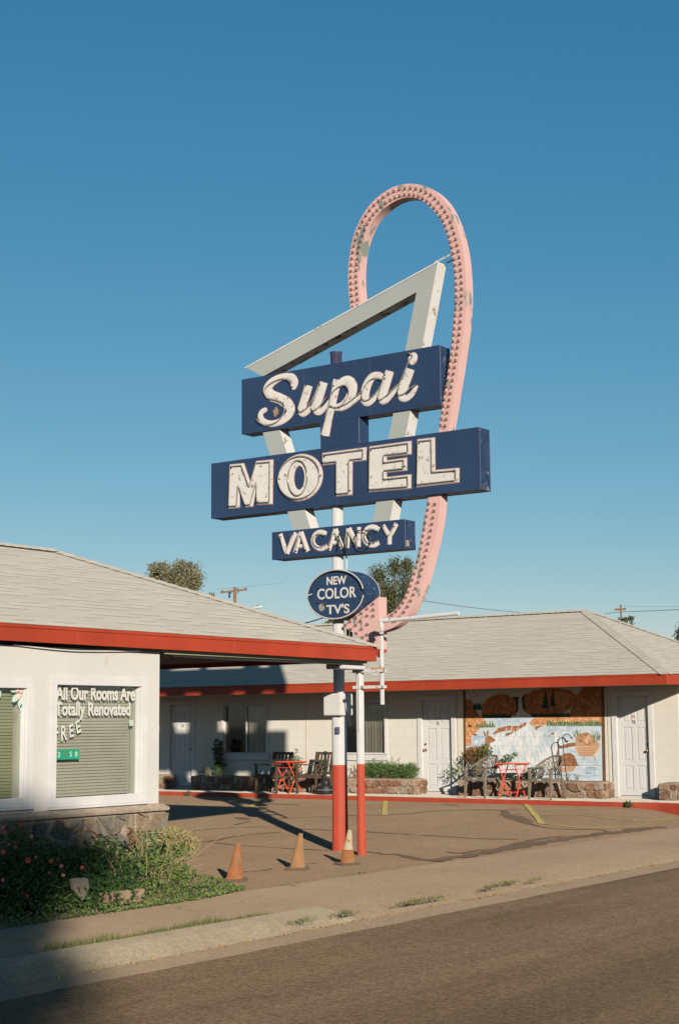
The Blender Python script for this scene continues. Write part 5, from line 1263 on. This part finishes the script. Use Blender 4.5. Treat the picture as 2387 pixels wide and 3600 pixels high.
m = MB(); [stems(m, (x, 11.85, .02), 7, .75, .4, rg, .007) for x in (9.6, 10.4, 11.1, 11.8)]; m.build('stem', M_stem, rb_)
def flower(p, r, mat):
    m = MB(); p = V(p)
    for ring, (rr, tilt, n) in enumerate(((.35, 1.2, 4), (.7, .75, 6), (1.0, .3, 7))):
        for i in range(n):
            a = 2*pi*i/n+ring*.6; d = V((cos(a), sin(a), 0)); t_ = V((-sin(a), cos(a), 0)); L = r*rr
            nrm = V((-.55, -.75, .35)).normalized(); e1 = nrm.cross(V((0, 0, 1))).normalized(); e2 = e1.cross(nrm)
            D_ = (e1*cos(a)+e2*sin(a)); T_ = (e2*cos(a)-e1*sin(a)); o = p+nrm*(.02-.012*ring)
            m.face([o, o+D_*L*.6+T_*L*.45+nrm*L*.2*tilt, o+D_*L+nrm*L*.55*tilt, o+D_*L*.6-T_*L*.45+nrm*L*.2*tilt])
    return m.build('flower', mat, rb_, fix=False)
Z5 = lambda x, y: (x/1.8447, 2750+y/1.8447)
for x, y, r, k in ((140, 272, .05, 0), (22, 290, .045, 1), (32, 325, .05, 0), (205, 352, .05, 1), (25, 452, .055, 0), (103, 421, .035, 0), (185, 508, .065, 0), (237, 486, .035, 0), (335, 510, .055, 0), (380, 498, .03, 0), (400, 543, .045, 1), (412, 602, .04, 1), (535, 552, .045, 0), (322, 588, .035, 0), (178, 740, .045, 0), (22, 634, .04, 1), (60, 400, .03, 0)):
    Yf = 11.3+.0 if y > 480 else 11.45; flower(at_y(*Z5(x, y), Yf-.12), r*.5, M_petal2 if k else M_petal)
dsh = thing('dry_shrub', 'straggly half-dry shrub with straw stems at the office corner', 'shrub', (13.2, 11.85, .03)); rg = random.Random(23)
m = MB()
for q, Yp, rr, n, mi in (((1130, 360), 11.9, (.22, .2, .14), 190, 1), ((1230, 400), 11.85, (.14, .15, .2), 150, 1), ((1150, 450), 11.8, (.2, .2, .14), 160, 0), ((1080, 330), 11.9, (.16, .15, .06), 60, 1), ((950, 500), 11.8, (.3, .25, .2), 420, 0), ((850, 560), 11.6, (.3, .2, .16), 330, 0), ((1050, 560), 11.6, (.32, .2, .16), 400, 0), ((700, 520), 11.7, (.3, .25, .18), 330, 0), ((960, 380), 11.95, (.2, .15, .16), 130, 0), ((880, 350), 11.95, (.12, .1, .14), 70, 2), ((1180, 600), 11.5, (.22, .15, .12), 260, 0), ((640, 430), 11.9, (.22, .2, .14), 150, 0)):
    leaves(m, at_y(*Z5(*q), Yp), rr, n, .05, rg, .35, mi)
m.build('foliage', [G_bed, G_dry, G_rust], dsh, fix=False)
for a, b, c in (((770, 690), (775, 560), (730, 470)), ((790, 680), (790, 560), (775, 520)), ((800, 690), (830, 590), (812, 520)), ((700, 640), (655, 580), (600, 555)), ((900, 620), (940, 570), (1000, 520)), ((1050, 650), (1110, 600), (1180, 590)), ((1040, 640), (1060, 560), (1170, 510)), ((980, 610), (1000, 560), (1010, 500)), ((1080, 620), (1190, 560), (1230, 500)), ((900, 480), (890, 400), (868, 330)), ((760, 700), (730, 600), (690, 540)), ((1130, 520), (1200, 470), (1260, 440)), ((800, 800), (808, 740), (790, 690)), ((930, 440), (905, 380), (880, 350)), ((1180, 500), (1240, 450), (1262, 360))):
    Yp = 11.5+rg.uniform(-.15, .2)
    for dj in (0, 1, 2, 3):
        jx, jy = dj*rg.uniform(-35, 35), dj*rg.uniform(-20, 10)
        m = MB(); m.tube([V(p) for p in catmull([tuple(at_y(q[0]/1.8447+(jx*i/2+jx)/1.8447, 2750+(q[1]+jy*i)/1.8447, Yp+.05*i)) for i, q in enumerate((a, b, c))], 4)], .0028, 5); m.build('stem', M_straw if rg.random() < .75 else M_stem, dsh, smooth=60)
    pass
# ground cover, grass and litter: nobody could count them
m = MB(); rg = random.Random(29)
for _ in range(5200):
    X = rg.uniform(9, 13.95); lim = 11.05 if X < 13.0 else 11.05+(X-13.0)*.3; top = 11.75 if X < 13.2 else 11.75-(X-13.2)*.5
    if top <= lim: continue
    Y = lim+(top-lim)*rg.random()**1.4; h = .015+.2*rg.random()*sst((Y-lim)/.2+.12)*sst((14.1-X)/.8)
    leaves(m, (X, Y, .01+h), (.02, .02, .015), 1, .042, rg, .5, 0)
o = m.build('ground_cover', G_bed, fix=False); tag(o, 'low creeping ground cover spilling over the sidewalk edge of the bed', 'ground cover', None, 'stuff')
G_grass = leaf('leaf_grass', (.09, .1, .03), (.19, .19, .065), (.33, .29, .13))
m = MB()
def blades(x, y, z, n, sx, sy, h):
    for _ in range(n):
        b = V((x+rg.gauss(0, sx), y+rg.gauss(0, sy), z)); a = rg.uniform(0, 2*pi); w = V((cos(a), sin(a), 0))*.004; t = b+V((rg.gauss(0, .025), rg.gauss(0, .025), h*rg.uniform(.4, 1.2)))
        m.face([b-w, b+w, t])
X = 9.3
while X < 12.2:
    k = .35+.65*abs(sin(X*2.1+.5*sin(X*5))); blades(X, 9.66+.01*sin(X*3), .0, int(34*k), .04, .022, .075*k+.015); X += .05
for x, y, n, s_ in ((1224, 3212, 90, .1), (1204, 3210, 50, .08), (1435, 3174, 120, .13), (1470, 3169, 60, .08), (1530, 3159, 110, .12), (1722, 3121, 90, .11), (1765, 3107, 90, .12), (1800, 3103, 70, .1), (1875, 3095, 50, .1), (1062, 3236, 60, .1), (1020, 3112, 30, .06), (1035, 3118, 25, .05), (1268, 3072, 40, .07), (870, 3228, 90, .12), (905, 3222, 60, .1), (640, 3195, 20, .05), (1085, 3238, 30, .08)):
    q = at_z(x, y, -.005); blades(q.x, q.y, -.01, n, s_, .022, .05)
o = m.build('grass', G_grass, fix=False); tag(o, 'thin grass tufts along the kerb and in the sidewalk cracks', 'grass', None, 'stuff')
m = MB(); G_lit = leaf('leaf_litter', (.2, .1, .04), (.42, .25, .09), (.55, .38, .16))
for _ in range(900):
    X = rg.uniform(8, 24); cl = max(.0, sin(X*1.7)+sin(X*4.1+1)) 
    if rg.random() > .25+.5*cl: continue
    leaves(m, (X, 9.1+rg.gauss(0, .03), -.1), (.02, .02, .004), 1, .03, rg, .5, 0)
for _ in range(70): leaves(m, (rg.uniform(10, 24), rg.uniform(9.7, 11.3), .012), (.01, .01, .003), 1, .025, rg)
o = m.build('leaf_litter', G_lit, fix=False); tag(o, 'dry leaf litter lying in the gutter', 'leaf litter', None, 'stuff')
# stone shard and garden board
q = [at_y(*Z5(*p), 11.2) for p in ((472, 640), (500, 632), (578, 628), (582, 690), (560, 740), (540, 770), (512, 735), (482, 700))]
m = MB(); m.loft([[p+V((0, .0, 0)) for p in q], [p+V((.02, .07, .01)) for p in q]])
o = m.build('stone_shard', gravelly('shard_grey', (.2, .165, .125), .2, 50, 3), None, bevel=.008, origin=(q[5].x, q[5].y, 0)); tag(o, 'pointed grey stone shard standing in the flower bed', 'stone')
tb = [at_y(*Z5(*p), 11.2) for p in ((680, 722), (942, 690), (945, 770), (682, 812))]
m = MB(); m.loft([tb, [p+V((0, .09, 0)) for p in tb]])
o = m.build('garden_timber', paint('timber_weathered', (.26, .17, .11), .85, .2, 6, .4, 30, (.14, .09, .06), 5, .58, (1, 1, 8)), None, bevel=.008, origin=tb[3]); tag(o, 'weathered timber board edging the flower bed', 'garden board')

# ------------------------------------------------------------------ distant trees, poles, wires
T_olive = leaf('leaf_olive', (.09, .085, .035), (.2, .18, .085), (.34, .29, .17), .2)
T_green = leaf('leaf_tree', (.04, .046, .016), (.1, .105, .04), (.2, .19, .08), .2)
M_bark = paint('bark', (.12, .09, .065), .9, .25, 6, .4, 20)
def tree(label, base, crown, mat, size, seed, trunk=.16, name='tree', group=None):
    base = V(base); t = thing(name, label, 'tree', base, group); rg = random.Random(seed); m = MB()
    for c, r, n in crown: leaves(m, c, r, int(n*1.5), size*.8, rg, .25, 0); leaves(m, c, tuple(q*1.28 for q in r), int(n*.16), size*.8, rg, .8, 0)
    m.build('crown', mat, t, fix=False)
    m = MB(); top = sum((V(c) for c, r, n in crown), V())/len(crown)
    fork = base.lerp(V((top.x, top.y, top.z)), .55)
    m.tube([base, base.lerp(fork, .5)+V((.08, -.05, 0)), fork], [trunk, trunk*.8, trunk*.6], 8)
    for c, r, n in crown:
        c = V(c); m.tube([fork, fork.lerp(c, .5)+V((rg.uniform(-.2, .2), rg.uniform(-.2, .2), .1)), c], [trunk*.4, trunk*.2, trunk*.05], 6)
        for _ in range(5):
            e = c+V((rg.uniform(-.8, .8)*r[0], rg.uniform(-.8, .8)*r[1], rg.uniform(-.3, .9)*r[2])); m.tube([c.lerp(fork, .25), c.lerp(e, .5), e], [trunk*.12, trunk*.08, trunk*.03], 5)
    m.build('trunk', M_bark, t, smooth=50)
    return t
def crown_px(D, *blobs):
    out = []
    for x, y, rx, ry, n in blobs:
        k = D/F_PX; out.append((at_d(x, y, D)+V((random.Random(x).uniform(-.4, .4),)*1+(0, 0)), (rx*k, rx*k, ry*k), n))
    return out
def gnd(x, D): p = at_d(x, 2400, D); return V((p.x, p.y, -.3))
D = 75; tree('olive-grey tree showing above the office roof', gnd(615, D), crown_px(D, (530, 2010, 28, 40, 420), (610, 2040, 52, 62, 1300), (670, 2030, 45, 55, 900), (585, 2000, 24, 26, 260), (650, 1990, 30, 24, 320), (700, 2050, 24, 40, 360), (640, 2100, 90, 50, 900), (540, 2060, 40, 50, 420)), T_olive, .16, 41)
D = 70; tree('green tree rising behind the pink arrow of the sign', gnd(1400, D), crown_px(D, (1345, 2030, 42, 50, 800), (1400, 1995, 34, 38, 560), (1440, 1990, 24, 34, 420), (1360, 2090, 50, 60, 1000), (1420, 2070, 55, 70, 1300), (1440, 2100, 26, 50, 700), (1350, 2120, 46, 50, 900), (1330, 2130, 30, 40, 400), (1395, 2150, 70, 50, 900)), T_green, .13, 42)
D = 82; tree('small green treetop just below the oval sign', gnd(1165, D), crown_px(D, (1165, 2188, 26, 16, 260), (1140, 2196, 20, 12, 120), (1180, 2205, 40, 24, 300)), T_green, .17, 43)
D = 66; tree('green tree at the far right edge beyond the wing roof', gnd(2395, D), crown_px(D, (2392, 2245, 28, 30, 420), (2420, 2240, 45, 55, 700), (2400, 2290, 50, 40, 500)), T_green, .17, 44)
D = 118; tree('distant treetop at the foot of the right utility pole', gnd(2200, D), crown_px(D, (2195, 2178, 26, 9, 130), (2216, 2172, 14, 8, 60), (2190, 2200, 40, 20, 240)), T_green, .2, 45)
D = 74; tree('low olive twigs showing above the slope of the office roof', gnd(728, D), crown_px(D, (728, 2092, 14, 12, 50), (722, 2110, 30, 22, 160)), T_olive, .12, 46)
M_pole = paint('pole_wood', (.24, .13, .07), .85, .2, 8, .3, 30); M_ins = paint('insulator_dark', (.05, .04, .04), .4, .2)
def utility_pole(label, x, ytop, D, arm0, arm1, pins, rpx, tr=None):
    t_ = at_d(x, ytop, D); t = thing('utility_pole', label, 'utility pole', (t_.x, t_.y, -.3), 'wooden utility poles behind the motel'); k = D/F_PX
    m = MB(); m.tube([V((t_.x, t_.y, -.4)), V((t_.x, t_.y, t_.z))], [rpx*k*1.3, rpx*k], 12); m.build('pole', M_pole, t, smooth=40)
    a, b = at_d(*arm0, D), at_d(*arm1, D); m = MB(); m.bar(a, b, 5*k, 6.5*k); m.build('crossarm', M_pole, t)
    for p in pins:
        c = at_d(*p, D); m = MB(); m.lathe((c.x, c.y, c.z-5*k), [(1.0*k, -2*k), (1.0*k, 0), (2.6*k, 1*k), (2.4*k, 4*k), (1.2*k, 6.5*k)], 8); m.build('insulator', M_ins, t, smooth=40)
    if tr:
        c = at_d(*tr, D); m = MB(); m.lathe((c.x, c.y, c.z), [(1.5*k, 14*k), (3.5*k, 12*k), (3.2*k, 5*k), (1.8*k, 3*k), (4.2*k, 1*k), (4*k, -5*k), (1*k, -6*k)], 10); m.build('cutout', M_ins, t, smooth=40)
    m = MB(); m.bar(at_d(x+6, ytop+24, D), at_d(x+14, ytop+14, D), 1.5*k, 1.5*k); m.build('brace', M_ins, t)
    return t
utility_pole('brown utility pole with crossarm above the office roof', 826.5, 2064, 95, (775, 2083), (869, 2072), ((781, 2077), (837, 2070), (864, 2067), (812, 2080)), 5.6, (807, 2096))
utility_pole('distant utility pole with a short crossarm behind the wing roof', 2180.5, 2126, 125, (2160, 2143), (2198, 2141), ((2163, 2140), (2196, 2138)), 3.0)
D = 85; lp = thing('street_lamp', 'grey street lamp head reaching out above the office roof', 'street lamp', gnd(835, D)); k = D/F_PX
a, b, c = at_d(857, 2131, D), at_d(886, 2138, D), at_d(924, 2133, D); g = gnd(835, D)
m = MB(); m.tube([V((g.x, g.y, -.3)), at_d(835, 2140, D), a, b], [5*k, 3*k, 1.6*k, 1.6*k], 8); m.build('pole', paint('lamp_grey', (.3, .3, .28), .5, .1), lp, smooth=40)
m = MB(); m.loft([[p+V((0, 0, r*cos(2*pi*j/10)*.55*k))+CR*0+CF*(r*sin(2*pi*j/10)*k) for j in range(10)] for p, r in ((b, 2), (b.lerp(c, .25), 5.5), (b.lerp(c, .6), 7.5), (b.lerp(c, .9), 7), (c, 4))]); m.build('lamp_head', paint('lamp_pale', (.52, .5, .46), .5, .08), lp, smooth=50)
m = MB(); q = at_d(907, 2128, D); m.lathe((q.x, q.y, q.z-2*k), [(2*k, 0), (2*k, 3*k), (.5*k, 3.5*k)], 8); m.build('photocell', M_ins, lp)
def wire(label, pts, r):
    P = [at_d(*p) for p in pts]; m = MB(); m.tube([V(p) for p in catmull([tuple(q) for q in P], 8)], r, 5)
    o = m.build('power_line', M_ins, None, origin=P[0]); tag(o, label, 'power line', 'overhead wires behind the motel')
wire('thin wire running down from the pink arrow to the wing roof', ((1440, 2104, 60), (1520, 2117, 62), (1650, 2135, 66), (1790, 2150, 70), (1880, 2157, 72)), .011)
wire('wire from the right utility pole to the right picture edge', ((2125, 2157, 122), (2180, 2152, 124), (2300, 2147, 110), (2500, 2138, 95)), .02)
wire('faint upper wire right of the right utility pole', ((2182, 2130, 125), (2290, 2133, 112), (2500, 2130, 95)), .007)
wire('dark cable below the oval sign going behind the office roof', ((1040, 2197, 40), (1085, 2188, 40), (1142, 2171, 40), (1200, 2160, 40)), .018)
wire('faint wires left of the brown utility pole', ((760, 2068, 97), (781, 2072, 95), (835, 2065, 95), (1000, 2050, 110)), .006)
# tree across the street whose shade falls on the bed and kerb (outside the picture)
def su(s_, u, z): return V((u*cos(SUN_AZ)-s_*sin(SUN_AZ), u*sin(SUN_AZ)+s_*cos(SUN_AZ), z))
tree('broad dark tree across the street shading the flower bed', su(2.6, -32, -.1), [(su(2.5, -32, 11.5), (2.6, 2.6, 2.2), 3200), (su(.75, -32, 13.45), (1.1, 1.2, .95), 1500), (su(.6, -32, 12.7), (1.15, 1.2, 1.0), 1300), (su(-.1, -32, 13.75), (1.05, 1.0, .6), 900), (su(-.75, -32, 13.75), (.5, .6, .5), 170), (su(2.0, -32, 13.5), (1.2, 1.2, 1.0), 1200), (su(.5, -32, 11.9), (1.25, 1.2, .8), 1000), (su(.55, -32, 10.9), (1.2, 1.2, .8), 900), (su(3.2, -31, 13.2), (1.7, 1.7, 1.3), 1500), (su(4.5, -32, 11.8), (1.6, 1.6, 2.0), 1500)], T_green, .34, 50, .3, 'shade_tree')
